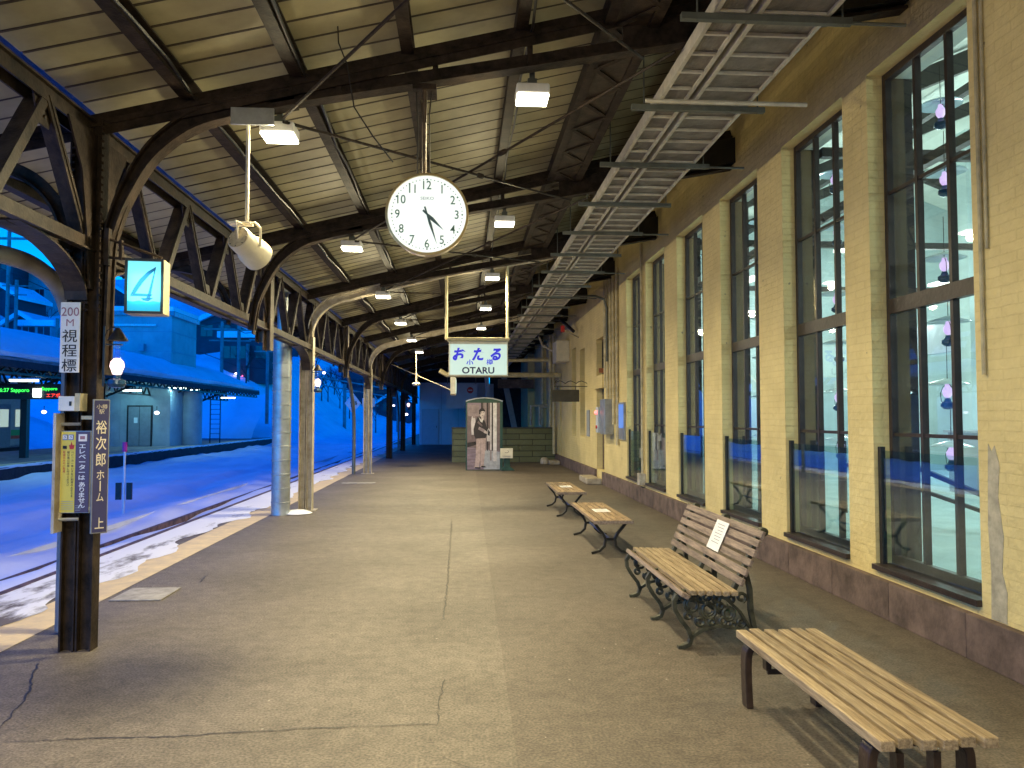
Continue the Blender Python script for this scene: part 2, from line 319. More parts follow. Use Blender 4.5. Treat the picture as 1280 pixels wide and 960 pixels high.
def light(kind, loc, power, col, parent=None, size=.2, rot=None, sy=None, name='light', spread=180):
    d = bpy.data.lights.new(name, kind); d.energy = power * LS; d.color = col
    if kind == 'AREA':
        d.size = size; d.spread = R(spread)
        if sy: d.shape = 'RECTANGLE'; d.size_y = sy
    else: d.shadow_soft_size = size
    o = bpy.data.objects.new(name, d); COL.objects.link(o)
    if parent: o.parent = parent; o.location = Vector(loc) - wloc(parent)
    else: o.location = loc
    if rot: o.rotation_euler = rot
    return o
_tc = {}
def text(mb, s, c, size, xd=(1, 0, 0), zd=(0, 0, 1), thick=.0, out=(0, -1, 0), bold=0.0, sx=1.0, shear=0):
    key = (s, round(bold, 4), shear)
    if key not in _tc:
        cu = bpy.data.curves.new('t', 'FONT'); cu.body = s; cu.align_x = 'CENTER'; cu.align_y = 'CENTER'; cu.size = 1; cu.offset = bold; cu.resolution_u = 3; cu.shear = shear
        to = bpy.data.objects.new('t', cu); COL.objects.link(to)
        me = bpy.data.meshes.new_from_object(to.evaluated_get(bpy.context.evaluated_depsgraph_get()))
        vs = [v.co.copy() for v in me.vertices]; fs = [tuple(p.vertices) for p in me.polygons]
        bpy.data.objects.remove(to); bpy.data.curves.remove(cu); bpy.data.meshes.remove(me)
        if vs:
            x0 = min(v.x for v in vs); x1 = max(v.x for v in vs); y0 = min(v.y for v in vs); y1 = max(v.y for v in vs)
            vs = [(v.x - (x0 + x1) / 2, v.y - (y0 + y1) / 2) for v in vs]
        _tc[key] = (vs, fs)
    vs, fs = _tc[key]; xd = Vector(xd); zd = Vector(zd); c = Vector(c) + Vector(out) * thick
    mb.add([c + xd * (a * size * sx) + zd * (b * size) for a, b in vs], fs)
    return mb
def vtext(mb, s, x, z0, dz, size, **k):
    y = k.pop('y')
    for i, ch in enumerate(s):
        if ch != ' ': text(mb, ch, (x, y, z0 - i * dz), size, **k)
def at(px, py, Y):       # photo pixel at a distance -> point
    a, p = R(YAW), R(PIT)
    f = Vector((math.sin(a) * math.cos(p), math.cos(a) * math.cos(p), math.sin(p))); r = Vector((math.cos(a), -math.sin(a), 0)); u = r.cross(f)
    d = f + r * (px - 640) / F - u * (py - 480) / F
    return Vector((0, 0, 1.6)) + d * (Y / d.y)

# ================================================================== SETTING
st = 'structure'
def sheet(name, x0, x1, y0, y1, z, m, kind=st, nx=1, ny=1):
    mb = MB(); vs = []; fs = []
    for i in range(nx + 1):
        for j in range(ny + 1): vs.append((x0 + (x1 - x0) * i / nx, y0 + (y1 - y0) * j / ny, z))
    for i in range(nx):
        for j in range(ny): a = i * (ny + 1) + j; fs.append((a, a + 1, a + ny + 2, a + ny + 1))
    mb.add(vs, fs); return tag(mb.build(name, m), kind=kind)
plat = MB().box(-4.12, 3.42, -22, 75, -1.3, 0).build('platform', 'floor'); tag(plat, kind=st)
sheet('platform_yellow_line', -3.53, -3.13, -6, 46, .004, 'yellowpaint')
def ragged(name, x0, x1, m, z):   # snow dusted edge with uneven inner side
    mb = MB(); vs = []; n = 400
    for j in range(n + 1):
        y = -6 + 52 * j / n
        e = x1 + .10 * math.sin(y * 1.3) * math.sin(y * .37 + 1) + random.uniform(-.035, .035) + .08 * math.sin(y * 4.1)
        vs += [(x0, y, z), (e, y, z)]
    mb.add(vs, [(2 * j, 2 * j + 2, 2 * j + 3, 2 * j + 1) for j in range(n)])
    return tag(mb.build(name, m), kind=st)
ragged('platform_edge_snow', -4.12, -3.5, 'patch', .008)
cop = MB().box(-4.2, -4.121, -6, 75, -.12, .012).build('platform_coping', 'rust'); tag(cop, kind=st)
# snow terrain
def hgt(x, y):
    def ss(t): t = max(0, min(1, t)); return t * t * (3 - 2 * t)
    h = -.5 + .04 * math.sin(x * 2.1 + math.sin(y * .7)) * math.sin(y * .5)
    h += max(18 * ss((-x - 24) / 42) * ss((y + 10) / 60), 10 * ss((y - 58) / 28) * ss((-x - 10) / 14)) + 5 * ss((-x - 70) / 40)
    h += 14 * ss((y - 100) / 80) * ss((-x + 2) / 12)
    if x < -16 or y > 90: h += .35 * math.sin(x * .9 + y * .4) * math.sin(y * .5 - x * .3)
    if x < -24: h += .5 * math.sin(x * .31) * math.cos(y * .23)
    h += .16 * noise.noise((x * .7, y * .16, 3)) + .07 * noise.noise((x * 2.6, y * .55, 7))
    if -14.4 < x < -4.5: h -= .05 * max(0, math.sin(x * 2.9 + .4 * noise.noise((y * .08, 1, 2)))) ** 2
    if x > -6.3: h += .2 * ss((x + 6.3) / 1.6)
    if -14.7 < x < -12.4: h += .06 * ss((-x - 12.4) / 2) + .03 * math.sin(y * 1.9 + math.sin(y * .7) * 2)
    return h
mb = MB(); xs = [-4.15 - .16 * i for i in range(68)] + [-15.1 - 1.2 * i for i in range(1, 90)]; xs = [8, 3.5] + xs
ys = [-12 + .4 * i for i in range(180)] + [60.6 + 2.2 * i for i in range(75)]
vs = [(x, y, hgt(x, y) if x < -4 else -.6) for x in xs for y in ys]; ny = len(ys)
mb.add(vs, [(i * ny + j, i * ny + j + 1, (i + 1) * ny + j + 1, (i + 1) * ny + j) for i in range(len(xs) - 1) for j in range(ny - 1)], True)
tag(mb.build('snow_ground', 'snow'), kind=st)
for nm, x in (('near', -5.72), ('far', -6.79)):
    r_ = MB(); r_.box(x - .035, x + .035, -6, 120, -.56, -.425 if x > -6 else -.47)
    tag(r_.build('rail', 'rust' if x > -6 else 'snow'), ('rusty near rail beside the platform edge' if x == -5.72 else 'snow covered second rail of the near track' if x == -6.79 else 'snow covered rail in the middle of the snow field' if x == -10.2 else 'snow covered rail closest to the opposite platform'), 'rail')
# opposite platform
op = MB().box(-21.5, -14.6, -6, 72, -1.3, 0).build('opposite_platform', 'darkface'); tag(op, kind=st)
sheet('opposite_platform_paving', -21.5, -15.1, -6, 72, .006, 'conc')
sheet('opposite_platform_line', -15.6, -15.2, -6, 56, .010, 'yellowpaint')
e = MB(); n = 260; vs = []
for j in range(n + 1):
    y = -6 + 78 * j / n; a = random.uniform(-.04, .04)
    vs += [(-14.585 + a * .3, y, -.03 + a * .5), (-14.6 + a * .3, y, .04 + a * .5), (-15.05 + random.uniform(-.1, .1), y, .012)]
e.add(vs, [(3 * j + k, 3 * j + 3 + k, 3 * j + 4 + k, 3 * j + 1 + k) for j in range(n) for k in (0, 1)], True)
tag(e.build('opposite_platform_snow_edge', 'snow'), kind=st)
# cracks, joints
def crack(name, pts, wd=.008, m='dark'):
    mb = MB(); P_ = []
    for (x0, y0), (x1, y1) in zip(pts, pts[1:]):
        L = math.hypot(x1 - x0, y1 - y0); k = max(2, int(L / .05))
        for i in range(k): t = i / k; P_.append((x0 + (x1 - x0) * t + random.uniform(-.011, .011), y0 + (y1 - y0) * t + random.uniform(-.011, .011)))
    P_.append(pts[-1]); vs = []
    for i, p in enumerate(P_):
        a = P_[max(i - 1, 0)]; b = P_[min(i + 1, len(P_) - 1)]; dx, dy = b[0] - a[0], b[1] - a[1]; L = math.hypot(dx, dy) or 1
        ww = wd * random.uniform(.3, 1) * min(1, i / 6 + .2); vs += [(p[0] - dy / L * ww / 2, p[1] + dx / L * ww / 2, .004), (p[0] + dy / L * ww / 2, p[1] - dx / L * ww / 2, .004)]
    mb.add(vs, [(2 * i, 2 * i + 1, 2 * i + 3, 2 * i + 2) for i in range(len(P_) - 1)])
    return tag(mb.build(name, m), kind=st)
def g(px, py): a = at(px, py, 1) - Vector((0, 0, 1.6)); t = -1.6 / a.z; return (a.x * t, a.y * t)
crack('platform_crack', [g(0, 928), g(220, 921), g(400, 910), g(545, 906), g(550, 875), g(556, 850)], .01)
crack('platform_crack', [g(0, 912), g(22, 885), g(40, 862), g(38, 850), g(48, 830)], .016)
crack('platform_crack', [g(545, 940), g(560, 952), g(590, 962)], .008)
crack('platform_crack', [g(565, 650), g(562, 690), g(560, 720), g(555, 775)], .014)
crack('platform_crack', [g(240, 714), g(262, 713)], .02); crack('platform_crack', [g(262, 716), g(250, 728)], .012)

# ================================================================== STATION BUILDING
B = thing('station_building', (3.42, 0, 0), 'long cream painted brick station building with tall dark framed windows', 'building')
WX0, WX1, ZT = 3.42, 3.78, 6.2
W6 = [(4.90, 6.20), (6.62, 7.94), (8.62, 9.92), (10.66, 11.98), (12.74, 14.05), (14.45, 15.75)]
ops = [(a, b, [(.38, 4.5)]) for a, b in W6] + [(18.32, 19.33, [(.3, 2.32), (2.64, 3.58)]), (21.2, 22.07, [(1.06, 3.55)]), (22.86, 23.7, [(1.06, 3.72)]), (26.2, 26.72, [(.22, 3.05)])]
wb = MB(); y = -22
for a, b, zs in ops:
    wb.box(WX0, WX1, y, a, 0, ZT); z = 0
    for z0, z1 in zs: wb.box(WX0, WX1, a, b, z, z0); z = z1
    wb.box(WX0, WX1, a, b, z, ZT); y = b
wb.box(WX0, WX1, y, 48, 0, ZT); wb.build('wall', 'brick', B)
y = -21.99
while y < 46:
    if not (18.3 < y < 19.3):
        y1 = min(y + .93, 18.32 if y < 18.32 else 46)
        MB().box(3.355, 3.419, y + .003, y1 - .003, 0, .30).build('plinth_slab', 'plinth', B, bevel=.006); y = y1
    else: y = 19.33
# slight pilaster thickening beyond the door and stacked far piers
for a_, b_, c_ in ((3.30, 28.2, 29.4), (3.22, 31, 32), (3.1, 36, 38)): MB().box(a_, 3.418, b_, c_, 0, 4.6).build('pilaster', 'brick', B)
# cement patch
MB().prism([(3.416, 4.70, 1.30), (3.416, 4.74, 1.42), (3.416, 4.77, 1.38), (3.416, 4.80, 1.43), (3.416, 4.82, .9), (3.416, 4.80, .6), (3.416, 4.81, .303), (3.416, 4.67, .303), (3.416, 4.66, .5), (3.416, 4.70, .62), (3.416, 4.68, .85), (3.416, 4.72, 1.1)], (.004, 0, 0)).build('cement_patch', mat('cement', (.52, .46, .33), .85, var=.3, scale=6), B)
# windows
HZ = [3.48, 2.52, 1.46]
for i, (a, b) in enumerate(W6):
    fx0, fx1 = 3.555, 3.615
    f = MB(); f.box(fx0, fx1, a, a + .05, .40, 4.5).box(fx0, fx1, b - .05, b, .40, 4.5).box(fx0, fx1, a + .05, b - .05, 4.44, 4.5).box(fx0, fx1, a + .05, b - .05, .40, .47)
    w3 = (b - a - .1) / 3
    fr = f.build('window', 'winframe', B, bevel=.004)
    mt = MB()
    for k in (1, 2): mt.box(fx0 + .004, fx1 - .004, a + .05 + w3 * k - .017, a + .05 + w3 * k + .017, .47, 4.44)
    for z, h in ((3.48, .028), (1.46, .028), (2.52, .12)):
        mt.box(fx0 + (.012 if h < .1 else -.012), fx1 - .012, a + .05, b - .05, z - h / 2, z + h / 2)
    mt.build('muntin', 'winframe', fr)
    MB().box(3.583, 3.587, a + .04, b - .04, .45, 4.46).build('pane', 'glass', fr)
    MB().box(3.38, 3.62, a, b, .355, .40).build('sill', 'winframe', fr, bevel=.004)
    # inner reveal, the shade of the jamb put into its dark colour
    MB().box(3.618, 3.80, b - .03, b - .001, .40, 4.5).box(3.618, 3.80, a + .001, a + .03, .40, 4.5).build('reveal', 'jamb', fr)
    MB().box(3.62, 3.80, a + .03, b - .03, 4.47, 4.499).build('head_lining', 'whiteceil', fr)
    gd = MB().box(3.462, 3.474, a + .01, b - .055, .425, 1.33).build('guard_pane', 'guard', fr)
    MB().box(3.448, 3.488, b - .055, b - .012, .40, 1.36).build('guard_post', 'dark', gd)
# door, transom, small windows
d = MB().box(3.56, 3.60, 18.34, 19.31, .30, 2.31).build('door', mat('door_brown', (.09, .05, .035), .4, var=.2), B)
MB().box(3.545, 3.559, 18.46, 19.2, 1.25, 2.15).build('pane', 'winpane', d); MB().bar((3.54, 18.46, 1.0), (3.54, 18.46, 1.2), .02, .03).build('handle', 'galv', d)
MB().box(3.355, 3.419, 18.2, 19.45, 2.32, 2.64).build('lintel', 'brick', B)
for a, b, z0, z1 in ((18.32, 19.33, 2.64, 3.58), (21.2, 22.07, 1.06, 3.55), (22.86, 23.7, 1.06, 3.72), (26.2, 26.72, .22, 3.05)):
    fr = MB().box(3.56, 3.6, a, a + .05, z0, z1).box(3.56, 3.6, b - .05, b, z0, z1).box(3.56, 3.6, a + .05, b - .05, z1 - .05, z1).box(3.56, 3.6, a + .05, b - .05, z0, z0 + .05).box(3.56, 3.6, a + .05, b - .05, (z0 + z1) / 2 - .02, (z0 + z1) / 2 + .02).build('window', 'winframe', B)
    MB().box(3.585, 3.59, a + .04, b - .04, z0 + .04, z1 - .04).build('pane', 'winpane', fr)
# hall interior behind the windows
hall = MB().box(3.781, 13.2, -2, 20, .0, .36).build('hall_floor', 'hallfloor', B)
c_ = MB(); c_.prism([(3.785, -2, 4.87), (9.5, -2, 7.4), (9.5, -2, 7.5), (3.785, -2, 4.97)], (0, 22, 0)).prism([(9.5, -2, 7.4), (13.2, -2, 6.0), (13.2, -2, 6.1), (9.5, -2, 7.5)], (0, 22, 0)); c_.build('hall_ceiling', 'whiteceil', B)
MB().box(13.0, 13.2, -2, 20, .36, 6.1).build('hall_wall', 'hallwall', B)
for s_ in (-2, 17.6): MB().box(3.785, 13.2, s_, s_ + .1, .36, 7.4).build('hall_wall', 'hallwall', B)
y = 3.6
while y < 19:
    MB().bar((3.79, y, 4.74), (9.5, y, 7.2), .12, .20).bar((9.5, y, 7.2), (13, y, 5.85), .12, .20).bar((3.79, y, 4.40), (13, y, 4.40), .08, .10).bar((3.79, y, 3.7), (4.9, y, 4.40), .06, .08).bar((6.4, y, 4.40), (6.4, y, 5.8), .06, .06).bar((9.5, y, 4.40), (9.5, y, 7.1), .06, .06).build('hall_truss', 'hallbeam', B); y += 4.2
for x, z in ((6.4, 5.82), (4.9, 4.36)):
    MB().box(x - .05, x + .05, -1.9, 19.9, z - .10, z).build('hall_purlin', 'hallbeam', B)
for yy in (1, 5.2, 9.4, 13.6): MB().box(9.4, 9.75, yy, yy + .35, .36, 7.0).build('hall_column', 'hallwall', B)
MB().box(9.6, 9.7, -1.9, 19.9, 2.9, 3.5).build('hall_fascia', 'bluepanel', B)
cnt = MB().box(8.2, 8.7, 8.5, 12.5, .36, 1.35).box(8.15, 8.75, 8.45, 12.55, 1.351, 1.39).build('hall_counter', 'whitewall', B)
MB().bar((5.0, 9.8, 1.35), (5.9, 7.2, .5), .05, .05).bar((5.0, 9.8, 1.0), (5.9, 7.2, .40), .04, .04).bar((5.0, 9.8, 1.35), (5.0, 9.8, .36), .05, .05).bar((5.9, 7.2, .8), (5.9, 7.2, .36), .05, .05).build('hall_rail', 'dark', B)
for xx, yy in ((6.5, 4.0), (6.5, 8.5), (6.5, 12.2), (6.0, 15.8), (10.5, 6), (10.5, 11), (10.2, 15.4)):
    z = 4.45; hl = MB().box(xx - .09, xx + .09, yy - .6, yy + .6, z, z + .05).build('hall_light', 'halllamp', B)
    light('POINT', (xx + (.5 if xx < 7 else -.5), yy, z - .9), 165, (.84, 1.0, .94), B, .25, name='hall_lamp_light')
# pipes on the wall
def pipe_thing(name, pts, r, m, label, cat='pipe', group=None, n=8):
    return tag(MB().tube(pts, r, n).build(name, m, loc=pts[0]), label, cat, group)
def loc_thing(mb, name, m, loc, label, cat, group=None, bevel=0): return tag(mb.build(name, m, loc=loc, bevel=bevel), label, cat, group)
pipe_thing('wall_conduit', [(3.404, 4.80, 6.0), (3.404, 4.80, 1.88)], .014, 'pipe', 'cream conduit ending in mid air beside the nearest tall window')
pipe_thing('wall_conduit', [(3.407, 4.745, 6.0), (3.407, 4.745, 2.7)], .011, 'pipe', 'thin cream conduit just left of the longest one by the nearest window')
for i, (yy, z0, lab) in enumerate([(16.55, 1.0, 'cream wall pipe next to the blue lit notice, longest of the bundle'), (16.95, 1.45, 'cream wall pipe second from the blue lit notice'), (17.3, 1.95, 'cream wall pipe running down to the switch cabinet top'), (17.65, 2.0, 'cream wall pipe above the red lamp cabinet'), (17.95, 2.3, 'cream wall pipe nearest the brown door'), (14.25, .5, 'thin pipe running down between the two farthest tall windows')]):
    pipe_thing('wall_conduit', [(3.38, yy, 4.9), (3.38, yy, z0)], .035 if i != 5 else .025, 'pipe', lab)
loc_thing(MB().box(3.30, 3.418, 14.15, 14.35, .34, .56), 'junction_box', 'whitepost', (3.36, 14.25, .45), 'small grey box at the foot of the thin pipe between windows', 'box', bevel=.008)
bx = thing('switch_cabinet', (3.36, 17.4, 1.3), 'grey wall cabinet with a red lamp beside the brown door', 'cabinet')
MB().box(3.2, 3.415, 17.1, 17.65, 1.22, 2.02).build('body', 'galv', bx, bevel=.01)
MB().box(3.17, 3.416, 17.75, 18.05, 1.25, 1.85).build('side_box', 'bluepanel', bx, bevel=.01)
MB().lathe([(0, 0), (.05, 0), (.05, .03), (.03, .06), (0, .065)], (3.17, 17.9, 1.72), 12, (-1, 0, 0)).build('red_lamp', 'redlamp', bx)
MB().lathe([(0, 0), (.04, 0), (.04, .03), (0, .035)], (3.17, 17.9, 1.38), 12, (-1, 0, 0)).build('red_button', 'fire', bx)
nb = thing('lit_notice', (3.40, 16.1, 1.2), 'blue glowing notice case on the cream wall by the far windows', 'notice')
MB().box(3.37, 3.415, 15.84, 16.38, 1.14, 1.92).build('case', 'galv', nb); MB().box(3.362, 3.369, 15.88, 16.34, 1.38, 1.88).build('face', 'bluepost', nb)
loc_thing(MB().box(3.39, 3.415, 20.35, 20.75, 1.1, 1.8), 'notice_board', 'greyink', (3.4, 20.5, 1.1), 'grey narrow notice board between the brown door and small window', 'notice')
hs = thing('hanging_plate', (3.1, 20.8, 2.0), 'dark blank plate sign projecting from the wall near the brown door', 'sign')
MB().box(2.45, 3.2, 20.78, 20.82, 2.03, 2.36).build('plate', 'olive', hs); MB().bar((2.5, 20.8, 2.45), (3.42, 20.8, 2.45), .02, .02).bar((2.6, 20.8, 2.36), (2.6, 20.8, 2.45), .012, .012).bar((3.1, 20.8, 2.36), (3.1, 20.8, 2.45), .012, .012).build('bracket', 'iron', hs)
tag(MB().tube([(3.0 - .42 + .0 * 1, 20.8, 2.62)] + [(3.42 - .9 * (1 - t / 12), 20.8, 2.52 + .08 * abs(math.sin(t * .8))) for t in range(13)], .01, 5).build('scroll_bracket', 'iron', hs))
loc_thing(MB().box(3.0, 3.415, 24.2, 25.2, 3.38, 4.05), 'junction_box', 'creamplastic', (3.2, 24.7, 3.4), 'large beige box high on the far end of the wall', 'box', bevel=.01)
fa = thing('wall_alarm', (3.42, 21.5, 4.1), 'red tipped rod projecting from the upper wall beyond the pipes', 'alarm')
MB().bar((3.42, 22.3, 3.95), (2.85, 21.6, 4.1), .03, .03).build('rod', 'whitepost', fa); MB().box(2.80, 2.9, 21.5, 21.62, 4.02, 4.2).build('head', 'fire', fa)
es = thing('exit_plate', (3.5, 18.8, 2.7), 'small orange plate above the brown door', 'plate'); MB().box(3.30, 3.54, 18.3, 18.34, 2.68, 2.79).build('plate', mat('orange_plate', (.35, .12, .05), .5), es)
for (x0, x1, y0, y1, h, lab) in ((3.0, 3.354, 18.3, 19.6, .14, 'worn stone step in front of the brown door'), (3.0, 3.35, 26.1, 26.9, .13, 'far stone step at the end of the plinth')):
    loc_thing(MB().box(x0, x1, y0, y1, 0.001, h), 'stone_step', 'stepstone', (x0, y0, 0), lab, 'step', bevel=.02)
loc_thing(MB().lathe([(0, .22), (.09, .21), (.14, .14), (.16, .05), (.15, 0.001)], (2.88, 26.7, 0), 12), 'sandbag', 'whitepost', (2.88, 26.7, 0), 'pale rounded bag beside the far stone step', 'bag')
# far cross pipes and down pipes
pipe_thing('cross_pipe', [(-.2, 26.5, 3.55), (3.0, 26.5, 3.6), (3.05, 26.5, 3.6), (3.08, 26.5, 3.05)], .06, 'pipe', 'upper cream pipe crossing behind the station name sign')
pipe_thing('cross_pipe', [(-.75, 26.1, 3.2), (-.5, 26.1, 3.05), (3.4, 26.1, 3.05)], .085, 'pipe', 'thick lower cream pipe crossing behind the station name sign')
pipe_thing('down_pipe', [(3.0, 29.5, 1.3), (3.0, 29.5, 2.0), (3.4, 29.5, 2.0)], .05, 'whitepost', 'bent white pipe rising behind the right end of the block wall')
pipe_thing('down_pipe', [(2.7, 29.9, 1.3), (2.7, 29.9, 2.05), (3.4, 29.9, 2.08)], .05, 'whitepost', 'bent white pipe behind the block wall, left of its twin')
for k, (xx, yy) in enumerate([(3.3, 27.4), (3.24, 28.0), (3.2, 30.2)]):
    pipe_thing('down_pipe', [(xx, yy, 1.0 if k else .3), (xx, yy, 4.6)], .055, 'pipe', ['cream drain pipe at the far corner of the wall', 'second cream drain pipe past the far corner', 'farthest cream drain pipe, beyond the block wall'][k])
tag(MB().tube([(3.3, 22.5, 4.15), (3.0, 23.2, 4.6), (2.6, 24.4, 4.7), (2.3, 26, 4.5)], .05, 8).build('cable_bundle', 'dark'), 'dark drooping cable bundle near the far top of the wall', 'cable')
tag(MB().tube([(3.3, 25.0, 4.0), (3.0, 25.2, 3.8), (2.7, 25.5, 4.0), (2.6, 25.8, 4.35)], .035, 8).build('cable_bundle', 'whitepost'), 'pale looped cable beside the beige wall box', 'cable')
pipe_thing('elbow_conduit', [(2.5, 17.6, 4.42), (3.1, 17.6, 4.42), (3.3, 17.6, 4.35), (3.36, 17.6, 4.15), (3.36, 17.6, 2.9)], .03, 'strut', 'grey elbow conduit dropping from the cable tray to the wall')

# ================================================================== CANOPY
def zd(x): return 4.53 + .245 * x
K = thing('platform_canopy', (-2.68, 5.6, 0), 'long sloping platform roof of panels on dark brown steel trusses', 'canopy')
dk = MB(); p = .2535; y = -20.224; D = Vector((1, 0, .245)).normalized()
XL, XR = -4.05, 3.415; GL, GR = -2.84, -2.73     # open slot between the outer and inner roofs
sl = MB()
while y < 47:
    for (a, b, dz) in ((y, y + p - .022, 0), (y + p - .022, y + p, .02)):
        for x0, x1 in ((XL, GL), (GR, XR)):
            dk.add([(x0, a, zd(x0) + dz), (x1, a, zd(x1) + dz), (x1, b, zd(x1) + dz), (x0, b, zd(x0) + dz)], [(0, 1, 2, 3)])
    for x0, x1 in ((XL, GL), (GR, XR)):
        for yy in (y + p - .022, y + p):
            dk.add([(x0, yy, zd(x0)), (x1, yy, zd(x1)), (x1, yy, zd(x1) + .02), (x0, yy, zd(x0) + .02)], [(0, 1, 2, 3)])
        sl.bar((x0 + .01, y + p - .011, zd(x0) + .004), (x1 - .01, y + p - .011, zd(x1) + .004), .02, .012)
    y += p
dko = dk.build('roof_deck', 'deck', K)
sl.build('roof_seam', 'seam', K)
for x0, x1 in ((XL, GL), (GR, XR)):
    MB().prism([(x0, -20, zd(x0) + .05), (x1, -20, zd(x1) + .05), (x1, -20, zd(x1) + .16), (x0, -20, zd(x0) + .16)], (0, 67.3, 0)).build('roof_top', 'greycap', K)
    MB().prism([(x0 + .02, -20, zd(x0) + .163), (x1 - .02, -20, zd(x1) + .163), (x1 - .05, -20, zd(x1) + .42), (x0 + .12, -20, zd(x0) + .42)], (0, 67.3, 0)).build('roof_snow', 'snow', K)
MB().prism([(-4.30, -20, 3.40), (-4.22, -20, 3.34), (-4.08, -20, 3.34), (-4.02, -20, 3.40), (-4.04, -20, 3.40), (-4.09, -20, 3.355), (-4.21, -20, 3.355), (-4.28, -20, 3.40)], (0, 67.3, 0)).build('gutter', 'dark', K)
y = 1.0
while y < 47: MB().bar((-4.05, y, 3.41), (-4.05, y, 3.58), .03, .02).build('gutter_bracket', 'dark', K); y += 3.8
for i, x in enumerate((-3.7, -1.98, -1.21, -.405, .44, 2.1, 2.9)):
    zc = zd(x) - .085
    q = MB(); q.box(x - .045, x + .045, -4, 47, zc + .055, zc + .068).box(x - .045, x + .045, -4, 47, zc - .068, zc - .055).box(x - .045, x - .032, -4, 47, zc - .055, zc + .055)
    q.build('purlin', 'steel', K)
q = MB(); x = 1.26; zc = zd(x) - .17
for dx in (-.17, .17): q.box(x + dx - .04, x + dx + .04, -4, 47, zc - .14, zc - .11).box(x + dx - .006, x + dx + .006, -4, 47, zc - .11, zc + .1)
y = -3.9
while y < 46: q.bar((x - .14, y, zc - .135), (x + .14, y + .34, zc - .135), .045, .008).bar((x + .14, y + .34, zc - .139), (x - .14, y + .68, zc - .139), .045, .008); y += .68
q.build('lattice_purlin', 'steel', K)
MB().box(x - .125, x + .125, -4, 47, zc - .125, zc - .105).build('soffit_plate', 'steelmid', K)
YK = [5.6 + 3.8 * k for k in range(-6, 11)]
def zu(x): return 4.31 + .245 * x
def zl(x): return 4.11 + .187 * x
arcp0 = [(-2.50, 2.45), (-2.49, 2.70), (-2.45, 2.95), (-2.36, 3.18), (-2.20, 3.45), (-1.95, 3.66), (-1.665, 3.765), (-1.2, 3.87)]
def sm2(P, n=5):
    o = []
    for i in range(len(P) - 1):
        p0 = P[max(i - 1, 0)]; p1 = P[i]; p2 = P[i + 1]; p3 = P[min(i + 2, len(P) - 1)]
        for k in range(n):
            t = k / n; o.append(tuple(.5 * (2 * b + (c - a) * t + (2 * a - 5 * b + 4 * c - d) * t * t + (3 * b - a - 3 * c + d) * t ** 3) for a, b, c, d in zip(p0, p1, p2, p3)))
    return o + [P[-1]]
arcp = sm2(arcp0)
for k, Y in zip(range(-6, 11), YK):
    t = MB(); t.bar((-4.04, Y, zu(-4.04)), (3.4, Y, zu(3.4)), .11, .022).bar((-4.04, Y, zu(-4.04) + .05), (3.4, Y, zu(3.4) + .05), .012, .1)
    t.bar((-4.04, Y - .035, zu(-4.04) - .02), (3.4, Y - .035, zu(3.4) - .02), .012, .11)
    t.bar((-1.4, Y, zl(-1.4)), (3.4, Y, zl(3.4)), .12, .022).bar((-1.4, Y, zl(-1.4) + .05), (3.4, Y, zl(3.4) + .05), .014, .1)
    t.prism([(1.2, Y - .02, zl(1.2)), (3.0, Y - .02, zl(3.0)), (3.0, Y - .02, zu(3.0) + .1), (1.2, Y - .02, zu(1.2) + .1)], (0, .024, 0))
    for xx in (-.9, -.2, .5): t.bar((xx, Y, zl(xx)), (xx, Y, zu(xx)), .04, .05, (0, 1, 0))
    tr = t.build('roof_truss', 'steel', K)
    br = MB(); br.prism([(3.419, Y - .09, 5.12), (2.85, Y - .09, 5.0), (2.55, Y - .09, 4.62), (3.35, Y - .09, 4.78), (3.419, Y - .09, 4.80)], (0, .18, 0)); br.build('wall_bracket', 'dark', tr)
    if k in (-2, 0, 1, 3, 5, 7, 9):
        arcp = sm2([(-2.50, 1.9 if k == 0 else 2.60)] + arcp0[1:])
        a = MB()
        a.band([(x, Y, z) for x, z in arcp], (0, 1, 0), .12, .018)
        a.band([(x - .02, Y, z + .055) for x, z in arcp], (0, 1, 0), .014, .1)
        a.band([(x - .035, Y, z + .11) for x, z in arcp], (0, 1, 0), .1, .014)
        a.build('arch_brace', 'steel', tr)
        o_ = [(-2.80, 2.72), (-2.81, 2.87), (-2.9, 3.1), (-3.08, 3.27), (-3.35, 3.35), (-3.8, 3.38)]
        o_ = sm2(o_); b = MB(); b.band([(x, Y, z) for x, z in o_], (0, 1, 0), .12, .018); b.band([(x, Y, z + .05) for x, z in o_], (0, 1, 0), .014, .09); b.build('arch_brace', 'steel', tr)
# tie rods in plan
for i in range(len(YK) - 1):
    Y0, Y1 = YK[i], YK[i + 1]
    q = MB()
    q.tube([(-1.3, Y0, 3.75), (1.35, Y1, 4.30)], .012, 6).tube([(1.6, Y0, 4.36), (-1.3, Y1, 3.78)], .012, 6)
    m1 = Vector((-1.3, Y0, 3.75)).lerp(Vector((1.35, Y1, 4.30)), .56); m2 = Vector((1.6, Y0, 4.36)).lerp(Vector((-1.3, Y1, 3.78)), .42)
    for m_, dd in ((m1, Vector((2.65, 3.8, .5))), (m2, Vector((-2.9, 3.8, -.5)))):
        dd.normalize(); q.tube([m_ - dd * .06, m_ - dd * .03, m_ + dd * .03, m_ + dd * .06], [.014, .028, .028, .014], 8)
    q.build('tie_rod', 'steel', K)
for x_, ph in ((-1.90, 0), (-1.13, 2), (.50, 4)):
    tag(MB().tube([(x_ + .012 * math.sin(j * 1.7 + ph), -3 + j * .5, zd(x_) - .165 - .018 * abs(math.sin(j * .41 + ph)) - .01 * math.sin(j * 2.3)) for j in range(92)], .011, 5).build('roof_cable', 'dark'), {0: 'dark cable sagging along the leftmost inner purlin', 2: 'dark cable clipped along the purlin left of the clock', 4: 'dark cable running along the purlin right of the clock'}[ph], 'cable')
